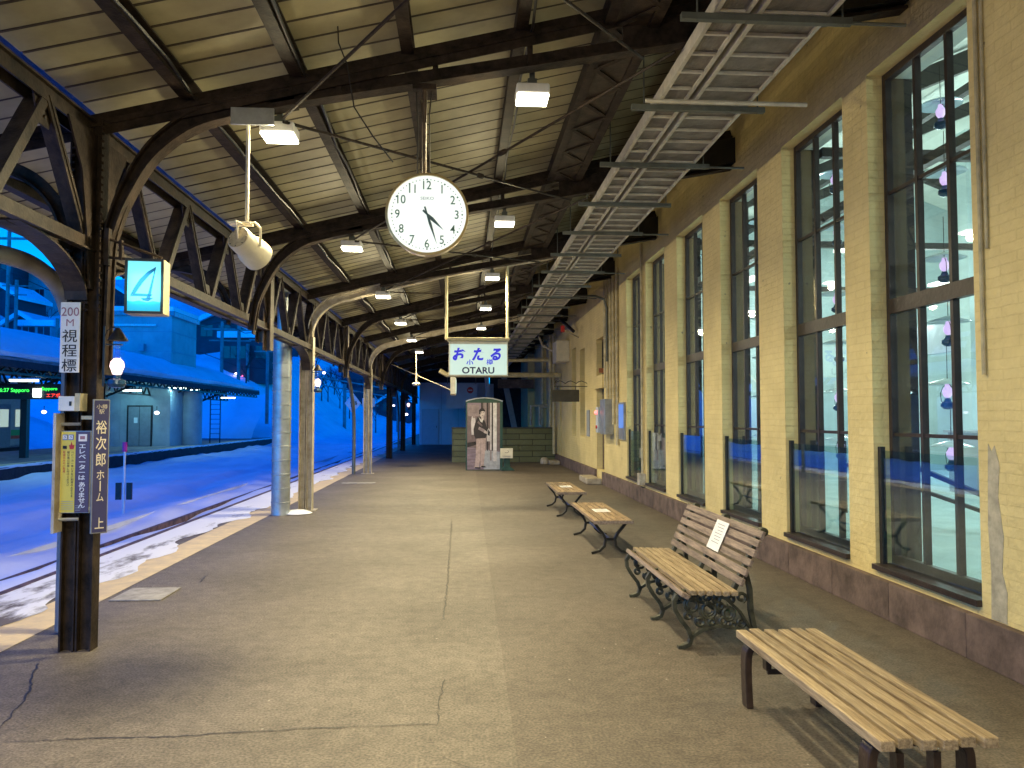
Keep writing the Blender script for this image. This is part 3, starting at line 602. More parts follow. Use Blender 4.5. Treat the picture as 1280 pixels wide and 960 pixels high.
# girder along the posts
GX = -2.68
gq = MB()
for dx in (-.06, .06):
    gq.box(GX + dx - .035, GX + dx + .035, -4, 47, 3.69, 3.705).box(GX + dx - .006, GX + dx + .006, -4, 47, 3.60, 3.69)
for dx in (-.075, .075):
    gq.box(GX + dx - .03, GX + dx + .03, -4, 47, 2.765, 2.78).box(GX + dx - .006, GX + dx + .006, -4, 47, 2.78, 2.86)
gq.build('girder_chord', 'steelmid', K)
seg = 1.2667
y = 5.6 - 7.6; n_ = 0
while y < 46:
    q = MB()
    q.bar((GX - .02, y + .1, 2.84), (GX - .02, y + seg / 2, 3.64), .012, .11, (1, 0, 0)).bar((GX + .02, y + seg / 2, 3.64), (GX + .02, y + seg - .1, 2.84), .012, .11, (1, 0, 0))
    q.bar((GX + .055, y + .1, 2.84), (GX + .055, y + seg / 2, 3.64), .07, .014, (1, 0, 0)).bar((GX + .06, y + seg / 2, 3.64), (GX + .06, y + seg - .1, 2.84), .07, .014, (1, 0, 0))
    for yy, z0, z1, wt, wb_ in ((y + seg / 2, 3.44, 3.62, .26, .12), (y, 2.8, 2.98, .1, .28)):
        q.prism([(GX + .03, yy - wb_ / 2, z0), (GX + .03, yy + wb_ / 2, z0), (GX + .03, yy + wt / 2, z1), (GX + .03, yy - wt / 2, z1)], (.01, 0, 0))
    for yy, zz in ((y + .02, 2.88), (y - .05, 2.85), (y + .07, 2.85), (y + seg / 2, 3.5), (y + seg / 2 - .06, 3.58), (y + seg / 2 + .06, 3.58)): q.lathe([(.014, 0), (.012, .01), (0, .014)], (GX + .042, yy, zz), 6, (1, 0, 0))
    q.build('web_brace', 'steelmid', K); y += seg; n_ += 1
def yarch(Y, sgn, m='steelmid'):   # curved haunch from post to lower chord, in the girder plane
    pts = [(GX, Y + sgn * (.09 + .85 * (1 - math.cos(t))), 2.42 + .35 * math.sin(t)) for t in [math.pi / 2 * i / 9 for i in range(10)]]
    q = MB(); q.band(pts, (1, 0, 0), .15, .015)
    vv = []
    for p_ in pts: vv += [Vector(p_), Vector((GX, p_[1] - sgn * .0, min(2.757, p_[2] + .13)))]
    q.add(vv, [(2 * i, 2 * i + 1, 2 * i + 3, 2 * i + 2) for i in range(len(pts) - 1)])
    q.build('haunch', m, K)
for Y, both in ((5.6, 1), (13.56, 1), (22.3, 1), (30.5, 1), (37.5, 1), (46, 0)):
    yarch(Y, -1); 
    if both: yarch(Y, 1)
yarch(-2, 1)
# posts
def channel(q, x, y, z0, z1, w_=.10, d_=.16, s_=1):   # U channel, web facing camera side
    q.box(x - w_ / 2, x + w_ / 2, y - .006, y + .006, z0, z1); q.box(x - w_ / 2, x - w_ / 2 + .012, y - d_ / 2, y - .006, z0, z1); q.box(x + w_ / 2 - .012, x + w_ / 2, y - d_ / 2, y - .006, z0, z1)
    q.box(x - w_ / 2, x - w_ / 2 + .012, y + .006, y + d_ / 2, z0, z1); q.box(x + w_ / 2 - .012, x + w_ / 2, y + .006, y + d_ / 2, z0, z1)
pc = MB(); channel(pc, -2.695, 5.56, 0, 3.7, .10, .10); channel(pc, -2.585, 5.57, 0, 3.7, .105, .11); pc.box(-2.643, -2.639, 5.53, 5.60, 0, 3.6)
post = pc.build('post', 'steel', K)
rv = MB()
for i in range(26):
    for xx in (-2.72, -2.645, -2.61, -2.525): rv.lathe([(.012, 0), (.010, .008), (0, .011)], (xx, 5.523, 2.3 + i * .055) if 0 else (xx, 5.515, 2.35 + i * .052), 6, (0, -1, 0))
tag(rv.build('rivets', 'steel', post), kind='stuff')
# flared gusset at head of post
q = MB(); q.prism([(-2.60, 5.50, 2.5), (-2.60, 5.44, 2.9), (-2.60, 5.36, 3.3), (-2.60, 5.16, 3.6), (-2.60, 6.05, 3.6), (-2.60, 5.86, 3.3), (-2.60, 5.78, 2.9), (-2.60, 5.72, 2.5)], (.014, 0, 0)); q.build('gusset', 'steel', post)
q = MB(); q.prism([(-2.47, 5.53, 2.55), (-2.47, 5.53, 3.75), (-1.9, 5.53, 3.75), (-2.3, 5.53, 3.4)], (0, .012, 0)); 
for Y in (30.5, 37.5, 46.0, -3.2):
    q = MB(); channel(q, -2.89, Y, 0, 3.7, .11, .17); channel(q, -2.77, Y, 0, 3.7, .11, .2); q.build('post', 'steel', K)
for Y in (10.6, 17.6, 25.2):
    q = MB(); channel(q, -2.73, Y, 2.62, 3.66, .10, .16); channel(q, -2.60, Y - .1, 2.5, 3.66, .10, .18); q.build('post_stub', 'steel2', K)
# gutters pipes that arch down from the eave to posts
def smooth_pts(P, n=6):
    P = [Vector(p) for p in P]; o = []
    for i in range(len(P) - 1):
        p0 = P[max(i - 1, 0)]; p1 = P[i]; p2 = P[i + 1]; p3 = P[min(i + 2, len(P) - 1)]
        for k in range(n):
            t = k / n; o.append(.5 * ((2 * p1) + (p2 - p0) * t + (2 * p0 - 5 * p1 + 4 * p2 - p3) * t * t + (3 * p1 - p0 - 3 * p2 + p3) * t ** 3))
    return o + [P[-1]]
def yz_pipe(x, pts, m, r, lab):
    return pipe_thing('rain_pipe', smooth_pts([(x, a, b) for a, b in pts]), r, m, lab, 'pipe', 'rainwater pipes under the canopy edge', 10)
yz_pipe(-2.95, [(3.2, 2.15), (3.9, 2.42), (4.5, 2.56), (4.91, 2.62), (5.14, 2.65), (5.46, 2.65), (5.75, 2.58), (5.93, 2.42), (6.0, 2.1), (6.0, .02)], 'conc', .06, 'thick grey rainwater pipe arching down to the signs post')
for o_, lab in ((0, 'blue grey rainwater pipe arching down beside the far cream frame'), (15.4, 'farthest rainwater pipe arching down at the second dark post')):
    yz_pipe(-3.02, [(15.5 + o_, 3.5), (17.5 + o_, 3.42), (19.6 + o_, 3.05), (20.9 + o_, 2.6), (21.6 + o_, 2.0), (21.9 + o_, 1.4), (21.9 + o_, .02)], 'strut', .05, lab)
# white frames
def frame(Y, lab):
    f = thing('support_frame', (-2.68, Y, 0), lab, 'frame', 'cream portal frames under the canopy')
    q = MB(); channel(q, -2.745, Y, 0, 2.6, .105, .18); q.build('outer_post', 'whitepost', f, bevel=.003)
    q = MB(); channel(q, -2.62, Y, 0, 3.0, .105, .18); q.build('inner_post', 'whitepost', f, bevel=.003)
    top = [(-2.60, Y, 2.95)] + [(-2.60 + .72 * (1 - math.cos(t)), Y, 3.0 + .66 * math.sin(t)) for t in [math.pi / 2 * i / 11 * .93 for i in range(1, 12)]] + [(-1.35, Y, 3.83), (-.25, Y, 4.10), (1.7, Y, 4.46), (2.6, Y, 4.62)]
    q = MB(); q.band(top, (0, 1, 0), .13, .02); q.band([(x - .03, y_, z + .06) for x, y_, z in top], (0, 1, 0), .014, .11); q.band([(x - .06, y_, z + .12) for x, y_, z in top], (0, 1, 0), .13, .016)
    q.build('arched_beam', 'whitepost', f)
    MB().box(-2.85, -2.5, Y - .14, Y + .14, .001, .014).build('foot_plate', 'whitepost', f)
    return f
frame(13.56, 'cream steel frame whose arched beam carries the station name sign')
frame(22.3, 'farther cream steel frame between the dark posts')
gp = thing('round_column', (-2.98, 13.0, 0), 'grey galvanised round column wrapped in banded sheet by the track edge', 'column')
prof = [(.152, 0)]
z = 0
while z < 2.95: prof += [(.150, z + .01), (.150, z + .19), (.157, z + .195), (.157, z + .215), (.150, z + .22)]; z += .23
MB().lathe(prof + [(.150, 2.98), (0, 2.98)], (-2.98, 13.0, .001), 28).build('sleeve', 'galv', gp)
MB().lathe([(.09, 2.981), (.09, 3.85)], (-2.98, 13.0, 0), 18).build('shaft', 'galv', gp)
tag(MB().lathe([(0, .06), (.12, .05), (.2, .02), (.24, 0.002)], (-2.72, 13.1, 0.01), 14).build('snow_heap', 'snow', loc=(-2.72, 13.1, 0)), 'small heap of snow at the foot of the grey round column', 'snow')

# ------------------------------------------------------------------ cable tray
T = thing('cable_tray', (2.0, 10, 4.3), 'long grey steel cable tray hung below the roof beside the wall', 'cable tray')
zt = 4.3
for nm, xa, xb in (('narrow_ladder', 1.67, 1.91), ('wide_ladder', 1.965, 2.47)):
    q = MB(); q.box(xa, xa + .02, -3, 44, zt, zt + .10).box(xb - .02, xb, -3, 44, zt, zt + .10)
    q.box(xa, xa + .03, -3, 44, zt - .004, zt).box(xb - .03, xb, -3, 44, zt - .004, zt)
    y = -2.9
    while y < 44: q.box(xa + .03, xb - .03, y, y + .022, zt - .002, zt + .02); y += .30
    l_ = q.build(nm, 'traysteel', T)
    q = MB(); x = xa + .03
    while x < xb - .03: q.box(x, x + .022, -3, 44, zt + .026, zt + .034 + random.uniform(0, .02)); x += .024
    q.build('cable', 'traycover', l_)
y = -2.6; i = 0
sq = MB()
while y < 36:
    q = MB(); xr = 2.55 if i % 2 == 0 else 2.9
    q.box(1.45, 2.62, y, y + .045, zt - .055, zt - .01)
    if i % 2: q.tube([(2.5, y + .02, zt - .04), (3.0, y + .02, zt - .04)], .012, 6)
    s_ = q.build('support_channel', 'strut', T)
    MB().tube([(1.56, y + .02, zt - .06), (1.56, y + .02, 4.85)], .007, 5).build('hanger_rod', 'strut', s_)
    MB().tube([(2.56, y + .02, zt - .06), (2.56, y + .02, 5.1)], .007, 5).build('hanger_rod', 'strut', s_)
    y += 1.5; i += 1
MB().tube([(1.5, 6.12, zt - .1), (2.86, 6.12, zt - .1)], .018, 6).build('cross_rod', 'traysteel', T)

# ------------------------------------------------------------------ ceiling lamps
def make_lamp(label):
    t = thing('ceiling_lamp', (0, 0, 0), label, 'lamp', 'square floodlights under the canopy')
    MB().box(-.125, .125, -.11, .11, .045, .125).build('housing', 'white', t, bevel=.015)
    MB().prism([(-.12, -.105, .044), (.12, -.105, .044), (.12, .105, .044), (-.12, .105, .044)], (0, 0, -.02)).build('lens', 'lens', t, bevel=.008)
    MB().box(-.035, .035, -.03, .03, .126, .19).box(-.02, .02, -.02, .02, .19, .36).build('bracket', 'strut', t)
    a = light('AREA', (0, 0, .018), 84, LAMPC, t, .22, sy=.18, name='lamp_light', spread=158); a.location = (0, 0, .018)
    b = light('POINT', (0, 0, -.03), 32.0, LAMPC, t, .05, name='lamp_glow'); b.location = (0, 0, -.04)
    return t
ordn = ['nearest', 'second', 'third', 'fourth', 'fifth', 'sixth', 'seventh']
L0 = make_lamp('x'); first = True
bh = thing('rear_light_blocker', (0, -20, 0), 'plain screen added out of view behind the viewer to block blue sky light', 'hoarding')
MB().box(-4.1, 3.41, -20.2, -20.05, .001, 3.6).build('panelling', 'pipe', bh)  # added unseen end wall, keeps blue sky light from coming in behind
for side, x, z in (('left', -1.36, 3.65), ('right', .53, 3.99)):
    for k in range(-4, 6 if side == 'left' else 5):
        lab = (f'lit square floodlight, {ordn[k]} one away in the {side} row' if k > 0 else f'lit square floodlight, nearest in view of the {side} row' if k == 0 else f'square floodlight of the {side} row overhead, out of view')
        loc = (x, 5.75 + 3.8 * k, z)
        if first: L0.location = loc; L0['label'] = lab; first = False
        else: dup(L0, loc, 0, lab)

# ------------------------------------------------------------------ clock
ck = thing('platform_clock', (-.25, 5.5, 3.05), 'round lit white clock hanging on a pole showing twenty seven past four', 'clock')
cR = .283; cc = Vector((-.25, 5.47, 3.05))
MB().lathe([(0, .13), (cR * .9, .13), (cR * 1.0, .11), (cR * 1.02, .02), (cR * 1.045, 0), (cR * 1.045, -.025), (cR * .985, -.03), (cR * .985, -.012)], cc, 56, (0, 1, 0)).build('case', mat('clock_case', (.55, .42, .2), .35, .5, var=.1, bump=0), ck)
MB().lathe([(0, -.012), (cR * .985, -.012)], cc, 56, (0, 1, 0)).build('dial', 'clockface', ck)
inkc = M['inkc'] = mat('clock_ink', (.06, .16, .12), .5, var=.05, bump=0)
q = MB(); yf = cc.y - .0145
for h in range(1, 13):
    a = R(h * 30); rr = cR * .745
    text(q, str(h), (cc.x + math.sin(a) * rr, yf, cc.z + math.cos(a) * rr), .088, bold=0.006, sx=.86)
q.build('numerals', 'inkc', ck)
q = MB()
for mi in range(60):
    a = R(mi * 6); rr = cR * .885; s_ = .0065 if mi % 5 == 0 else .0038
    q.lathe([(0, 0), (s_, 0)], (cc.x + math.sin(a) * rr, yf, cc.z + math.cos(a) * rr), 8, (0, 1, 0))
q.build('minute_marks', 'inkc', ck)
text(MB(), 'SEIKO', (cc.x, yf, cc.z + .115), .03, bold=0, sx=1.2).build('lettering', 'greyink', ck)
def hand(ang, ln, wd, tail, yy, nm):
    a = R(ang); d_ = Vector((math.sin(a), 0, math.cos(a))); s_ = Vector((math.cos(a), 0, -math.sin(a))); c = Vector((cc.x, yy, cc.z))
    MB().prism([c - d_ * tail + s_ * wd * .6, c - d_ * tail - s_ * wd * .6, c - s_ * wd * .55, c + d_ * ln * .3 - s_ * wd, c + d_ * ln, c + d_ * ln * .3 + s_ * wd, c + s_ * wd * .55], (0, -.002, 0)).build(nm, 'inkblue', ck)
M['inkblue'] = mat('hand_paint', (.03, .10, .13), .4, bump=0)
hand(134, .165, .013, .04, yf - .004, 'hour_hand'); hand(162, .235, .010, .055, yf - .008, 'minute_hand')
MB().tube([(-.275, 5.53, 3.33), (-.275, 5.53, 4.0)], .018, 10).build('pole', 'steel2', ck)
MB().tube([(-.325, 5.54, 3.36), (-.322, 5.54, 3.7), (-.34, 5.58, 4.05)], .007, 6).tube([(-.235, 5.54, 3.36), (-.24, 5.54, 3.8), (-.22, 5.58, 4.05)], .006, 6).build('cable', 'dark', ck)
MB().box(-.36, -.19, 5.5, 5.7, 3.98, 4.02).box(-.29, -.26, 5.515, 5.545, 3.74, 3.98).build('mount', 'steel', ck)

# ------------------------------------------------------------------ loudspeaker
sp = thing('loudspeaker', (-1.53, 5.55, 2.97), 'white cylindrical loudspeaker hanging from a thin pole at the left', 'loudspeaker')
ax = Vector((.34, .86, -.36)).normalized(); c0 = Vector((-1.565, 5.45, 2.86))
prof = [(0, 0), (.082, 0), (.088, .008), (.092, .13), (.108, .15), (.112, .25), (.10, .26), (0, .24)]
MB().lathe(prof, c0, 28, ax).build('horn_body', 'creamplastic', sp)
MB().lathe([(0, -.004), (.078, -.004), (.080, -.001)], c0, 28, ax).build('end_plate', mat('speaker_back', (.42, .34, .2), .6, var=.25, scale=30), sp)
q = MB(); X_ = ax.cross(Vector((0, 0, 1))).normalized(); Y_ = ax.cross(X_)
for i in range(8):
    a = 2 * math.pi * i / 8; q.lathe([(.006, -.005), (0, -.010)], c0 + X_ * math.cos(a) * .07 + Y_ * math.sin(a) * .07, 6, ax)
q.box(0, 0, 0, 0, 0, 0); q.build('screw', 'dark', sp)
pA = c0 + ax * .12 + X_ * .10; pB = c0 + ax * .12 - X_ * .10; tp = Vector((-1.535, 5.55, 2.985))
q = MB(); q.tube([pA, pA + Vector((0, 0, .13)), tp + X_ * .07 + Vector((0, 0, .0)), tp - X_ * .07, pB + Vector((0, 0, .13)), pB], .010, 8); q.build('yoke', 'creamplastic', sp)
MB().tube([c0 - ax * .002 + Vector((0, 0, -.02)), c0 - ax * .03 + Vector((.01, 0, .05)), c0 - ax * .02 + Vector((-.01, 0, .11)), tp + Vector((0, 0, -.02))], .006, 6).build('cord', 'creamplastic', sp)
MB().tube([tp + Vector((0, 0, -.01)), (-1.545, 5.58, 3.78)], .013, 10).box(-1.66, -1.50, 5.5, 5.6, 2.975, 2.99).build('pole', 'creamplastic', sp)
MB().box(-1.64, -1.34, 5.48, 5.50, 3.68, 3.80).build('mount_plate', 'galv', sp)

# ------------------------------------------------------------------ station name sign
ns = thing('station_name_sign', (.29, 13.45, 2.3), 'lit white hanging sign with blue lettering OTARU', 'sign')
MB().box(-.225, .805, 13.35, 13.53, 2.325, 2.93).build('case', 'creamplastic', ns, bevel=.008)
MB().box(-.205, .785, 13.340, 13.349, 2.345, 2.875).build('face', 'signface', ns)
MB().box(-.25, .83, 13.30, 13.56, 2.932, 2.99).build('hood', 'pipe', ns, bevel=.006)
MB().tube([(-.27, 13.45, 2.96), (-.27, 13.5, 4.09)], .028, 10).tube([(.80, 13.45, 2.96), (.80, 13.5, 4.28)], .028, 10).build('hanger', 'pipe', ns)
q = MB()
for ch, x, sh in (('お', -.045, .25), ('た', .285, .25), ('る', .59, .25)): text(q, ch, (x, 13.336, 2.70), .24, bold=.045, shear=sh, sx=.9)
q.build('kana_lettering', 'blueink', ns)
q = MB(); text(q, '小', (.14, 13.336, 2.555), .11, bold=.03, sx=1.1); text(q, '樽', (.485, 13.336, 2.565), .11, bold=.01, sx=1.1); q.build('kanji_lettering', 'blueink', ns)
text(MB(), 'OTARU', (.285, 13.336, 2.42), .155, bold=.028, sx=1.08).build('roman_lettering', mat('navy_ink', (.02, .01, .09), .5, bump=0), ns)
es = thing('edge_sign', (-.16, 13.9, 2.0), 'narrow pale sign seen edge on below the station name sign', 'sign')
MB().box(-.20, -.11, 13.7, 14.6, 2.02, 2.322).build('case', 'creamplastic', es); MB().box(-.108, -.10, 13.75, 14.55, 2.05, 2.30).build('lit_face', 'signface', es)

# ------------------------------------------------------------------ number 4 sign
n4 = thing('platform_number_sign', (-2.22, 5.5, 2.3), 'glowing turquoise box sign with a sailing boat shaped number four', 'sign')
ang = R(6); xd = Vector((math.cos(ang), math.sin(ang), 0)); od = Vector((math.sin(ang), -math.cos(ang), 0)); c4 = Vector((-2.185, 5.42, 2.50))
def q4(mb, u0, u1, v0, v1, o0, o1): # box in sign frame
    vs = [c4 + xd * u + Vector((0, 0, v)) + od * o for u in (u0, u1) for v in (v0, v1) for o in (o0, o1)]
    return mb.add(vs, [(0, 1, 3, 2), (4, 6, 7, 5), (0, 4, 5, 1), (2, 3, 7, 6), (0, 2, 6, 4), (1, 5, 7, 3)])
q4(MB(), -.125, .125, -.185, .195, -.16, 0).build('case', 'pipe', n4, bevel=.004)
q = MB(); q4(q, -.125, -.108, -.185, .195, .001, .012); q4(q, .108, .125, -.185, .195, .001, .012); q4(q, -.108, .108, .178, .195, .001, .012); q4(q, -.108, .108, -.185, -.168, .001, .012); q.build('rim', 'dark', n4)
q4(MB(), -.107, .107, -.167, .177, .002, .005).build('face', 'number4', n4)
def poly4(pts, o, m, nm): MB().prism([c4 + xd * u + Vector((0, 0, v)) + od * o for u, v in pts], od * .001).build(nm, M[m], n4)
poly4([(-.106, -.166), (.106, -.166), (.106, -.105), (.06, -.098), (.02, -.108), (-.03, -.096), (-.07, -.104), (-.106, -.098)], .006, 'cyansea', 'sea')
def four(o):
    arcL = [(.075, .14), (.02, .105), (-.03, .05), (-.065, -.01), (-.088, -.062)]
    q = MB(); v = lambda u, w_: c4 + xd * u + Vector((0, 0, w_)) + od * o
    ins = [(.068, .115), (.034, .082), (-.004, .035), (-.034, -.012), (-.054, -.046)]
    for i in range(4): q.add([v(*arcL[i]), v(*arcL[i + 1]), v(*ins[i + 1]), v(*ins[i])], [(0, 1, 2, 3)])
    q.add([v(-.090, -.066), v(-.058, -.047), v(.055, -.050), v(.048, -.066)], [(0, 1, 2, 3)])
    q.add([v(.070, .135), v(.076, .14), v(.040, -.085), v(.012, -.085), v(.026, -.05)], [(0, 1, 2, 3, 4)])
    q.add([v(-.02, -.078), v(.062, -.075), (v(.03, -.10)), v(-.005, -.095)], [(0, 1, 2, 3)])
    return q
four(.0075).build('numeral', 'cyanink', n4)
q = MB(); q.tube([(-2.50, 5.5, 2.86), (-2.1, 5.5, 2.72)], .010, 6).tube([(-2.50, 5.5, 2.72), (-2.30, 5.5, 2.705)], .010, 6).bar((-2.47, 5.5, 2.66), (-2.47, 5.5, 2.92), .05, .03).bar((-2.38, 5.5, 2.70), (-2.38, 5.5, 2.84), .03, .02)
q.build('bracket', 'steel', n4)
light('AREA', c4 + od * .05, 1.2, (.2, .85, 1), n4, .2, rot=(R(90), 0, ang), name='sign_glow')

# ------------------------------------------------------------------ signs on the near post
s2 = thing('distance_sign', (-2.655, 5.48, 1.9), 'white vertical plate marked 200M with black characters, high on the post', 'sign')
tilt = .02
MB().box(-2.722, -2.592, 5.388, 5.396, 1.905, 2.385).build('plate', 'white', s2, bevel=.006)
q = MB(); text(q, '200', (-2.657, 5.386, 2.32), .085, bold=.004, sx=.95); text(q, 'M', (-2.657, 5.386, 2.245), .07, bold=0, sx=1.1); q.build('red_lettering', 'faderedink', s2)
q = MB(); vtext(q, '視程標', -2.657, 2.155, .100, .092, y=5.386, bold=.008, sx=1.12); q.build('black_lettering', 'ink', s2)
jb = thing('junction_box', (-2.65, 5.45, 1.64), 'small white box strapped to the post above the yellow sign', 'box')
MB().box(-2.73, -2.62, 5.40, 5.50, 1.645, 1.745).build('body', 'white', jb, bevel=.006); MB().box(-2.619, -2.585, 5.40, 5.50, 1.645, 1.765).build('side', 'pipe', jb); MB().box(-2.655, -2.64, 5.395, 5.399, 1.68, 1.71).build('slot', 'dark', jb)
ev = thing('elevator_notice', (-2.62, 5.45, .95), 'yellow and purple notice board with vertical Japanese text on the post', 'sign')
MB().box(-2.728, -2.53, 5.45, 5.462, .95, 1.51).build('board', 'galv', ev, bevel=.003)
MB().box(-2.723, -2.628, 5.443, 5.449, .955, 1.505).build('yellow_panel', 'yellowsign', ev); MB().box(-2.627, -2.535, 5.443, 5.449, .955, 1.505).build('purple_panel', 'purplesign', ev)
q = MB(); vtext(q, 'エレベーターは', -2.581, 1.405, .0355, .038, y=5.440, bold=.02, sx=1.3); vtext(q, 'ありません', -2.579, 1.145, .0355, .038, y=5.440, bold=.02, sx=1.3)
q.build('white_lettering', 'paper', ev)
MB().box(-2.607, -2.553, 5.4385, 5.4425, 1.438, 1.487).build('pictogram', 'paper', ev); MB().box(-2.597, -2.565, 5.437, 5.438, 1.452, 1.474).build('pictogram_mark', 'faderedink', ev)
MB().box(-2.713, -2.681, 5.4385, 5.4425, 1.448, 1.484).box(-2.674, -2.642, 5.4385, 5.4425, 1.448, 1.484).build('pictogram', 'bluesq', ev)
q = MB(); text(q, '♿', (-2.697, 5.437, 1.466), .026); text(q, '♿', (-2.658, 5.437, 1.466), .026); q.build('pictogram_mark', 'paper', ev)
MB().prism([(-2.67, 5.4425, 1.415), (-2.665, 5.4425, 1.385), (-2.64, 5.4425, 1.385), (-2.635, 5.4425, 1.415), (-2.648, 5.4425, 1.412), (-2.655, 5.4425, 1.435), (-2.660, 5.4425, 1.412)], (0, -.003, 0)).build('hand_symbol', 'redink', ev)
MB().box(-2.71, -2.685, 5.4395, 5.4425, 1.387, 1.408).build('hand_symbol', 'ink', ev)
q = MB(); vtext(q, 'ベビーカー車いすをご利用のお客さま', -2.645, 1.363, .0185, .017, y=5.440, bold=.01); vtext(q, '駅係員にお申し付けください', -2.672, 1.363, .0185, .017, y=5.440, bold=.01); q.build('black_lettering', 'ink', ev)
q = MB(); vtext(q, '階段のみのご利用', -2.70, 1.363, .0185, .017, y=5.440, bold=.01); q.build('red_lettering', 'redink', ev)
q = MB()
for i in range(5): q.box(-2.715, -2.635, 5.4405, 5.4425, 1.03 - i * .013, 1.033 - i * .013)
for i in range(4): q.box(-2.62, -2.57 - .006 * i, 5.4405, 5.4425, 1.0 - i * .011, 1.003 - i * .011)
q.build('small_print', 'greyink', ev)
yj = thing('platform_name_sign', (-2.47, 5.42, .83), 'narrow navy vertical sign with cream characters on the right of the post', 'sign')
a = R(38); xd2 = Vector((math.cos(a), math.sin(a) * 1, 0)); o2 = Vector((math.sin(a), -math.cos(a), 0)); c2 = Vector((-2.455, 5.43, 1.27))
def qs(mb, u0, u1, v0, v1, o0, o1):
    return mb.add([c2 + xd2 * u + Vector((0, 0, v)) + o2 * o for u in (u0, u1) for v in (v0, v1) for o in (o0, o1)], [(0, 1, 3, 2), (4, 6, 7, 5), (0, 4, 5, 1), (2, 3, 7, 6), (0, 2, 6, 4), (1, 5, 7, 3)])
qs(MB(), -.052, .052, -.455, .455, -.025, 0).build('board', 'faderedink' if 0 else 'galv', yj, bevel=.003)
qs(MB(), -.045, .045, -.447, .447, .001, .004).build('face', 'navysign', yj)
q = MB()
for ch, v, s_ in (('裕', .265, .098), ('次', .155, .098), ('郎', .045, .098), ('ホ', -.06, .075), ('ー', -.135, .075), ('ム', -.21, .07), ('上', -.385, .085)):
    c = c2 + Vector((0, 0, v)) + o2 * .006
    if ch == 'ー': text(q, '|', c, .075, xd=xd2, out=o2, bold=.01)
    else: text(q, ch, c, s_, xd=xd2, out=o2, bold=.008, sx=.72)
text(q, '小樽', c2 + Vector((0, 0, .405)) + o2 * .006, .035, xd=xd2, out=o2); text(q, '駅', c2 + Vector((0, 0, .37)) + o2 * .006, .035, xd=xd2, out=o2)
q.build('lettering', 'goldink', yj)
MB().bar((-2.60, 5.47, 1.60), (-2.45, 5.44, 1.60), .025, .025).bar((-2.60, 5.47, .98), (-2.45, 5.44, .98), .02, .02).build('bracket', 'pipe', yj)
sb = thing('edge_on_board', (-2.76, 5.5, .8), 'pale narrow board seen edge on along the left side of the post', 'sign')
MB().box(-2.757, -2.738, 5.40, 5.72, .82, 1.63).build('board', 'whitepost', sb)
for z_ in (1.555, .905): MB().tube([(-2.74, 5.47, z_), (-2.62, 5.49, z_)], .012, 6).build('strap', 'galv', sb)

# ------------------------------------------------------------------ oil lamps at posts
def oil_lamp(label):
    t = thing('oil_lamp', (0, 0, 0), label, 'lamp', 'oil lamps hanging by the canopy posts')
    MB().lathe([(.012, .13), (.066, .045), (.07, .04), (.06, .046), (.0, .12)], (0, 0, 0), 20).build('shade', 'dark', t)
    MB().lathe([(.016, .045), (.014, -.03), (.022, -.085)], (0, 0, 0), 14).build('chimney', 'chimneyglass', t)
    MB().lathe([(.022, -.085), (.042, -.108), (.047, -.14), (.036, -.17), (.028, -.195), (.0, -.2)], (0, 0, 0), 18).build('globe', 'globe', t)
    MB().lathe([(0, -.2), (.022, -.2), (.024, -.22), (.055, -.235), (.06, -.262), (.045, -.285), (0, -.29)], (0, 0, 0), 18).build('tank', 'bluetank', t)
    MB().tube([(0, 0, .12), (-.03, 0, .135), (-.07, 0, .11), (-.09, 0, .06)], .005, 6).bar((-.08, 0, .012), (.03, 0, .012), .03, .008).bar((-.09, 0, .14), (-.09, 0, -.28), .008, .012).build('bracket', 'iron', t)
    l_ = light('POINT', (0, 0, 0), 1.2, (1, .7, .55), t, .04, name='globe_light'); l_.location = (0, 0, -.14)
    return t
o1 = oil_lamp('oil lamp with dark cone shade and pink glowing globe on the near post'); o1.location = (-2.39, 5.5, 2.095)
dup(o1, (-2.47, 13.4, 2.36), 0, 'small oil lamp on the cream frame post').scale = (1.15,) * 3
dup(o1, (-2.62, 38.2, 2.45), 0, 'tiny far oil lamp by the dark posts at the platform end').scale = (1.6,) * 3

# ------------------------------------------------------------------ lamps inside the windows
def hall_lamp(label):
    t = thing('hanging_oil_lamp', (0, 0, 0), label, 'lamp', 'oil lamps hanging inside the tall windows')
    MB().lathe([(.02, .085), (.07, .07), (.155, .045), (.165, .035), (.15, .043), (.03, .075)], (0, 0, 0), 24).build('shade', mat('glass_shade', (.6, .85, .95), .15, .0, var=.1, bump=0) if 'gs' not in M else M['gs'], t)
    MB().lathe([(.018, .04), (.02, .02), (.038, -.01), (.036, -.04), (.022, -.065), (0, -.07)], (0, 0, 0), 16).build('globe', 'purple', t)
    MB().lathe([(0, -.07), (.02, -.075), (.03, -.10), (.05, -.112), (.052, -.14), (.03, -.16), (0, -.165)], (0, 0, 0), 16).build('tank', 'bluetank', t)
    MB().tube([(.0, .06 * math.cos(0), -.12)] + [(0, .07 * math.sin(R(th)) , -.05 - .09 * math.cos(R(th)) ) for th in (20, 60, 100, 140, 175)], .003, 5).tube([(0, -.07 * math.sin(R(th)), -.05 - .09 * math.cos(R(th))) for th in (5, 40, 80, 120, 160, 178)], .003, 5).tube([(0, 0, .05), (0, 0, .38)], .003, 5).build('wire_frame', 'dark', t)
    return t
h0 = hall_lamp('x'); zs = [4.13, 3.57, 2.86, 2.34, 1.83, 1.33]; first = True
hz = ['topmost', 'second from top', 'third from top', 'fourth from top', 'second from bottom', 'lowest']; wn = ['nearest tall window', 'second tall window', 'third tall window', 'fourth tall window']
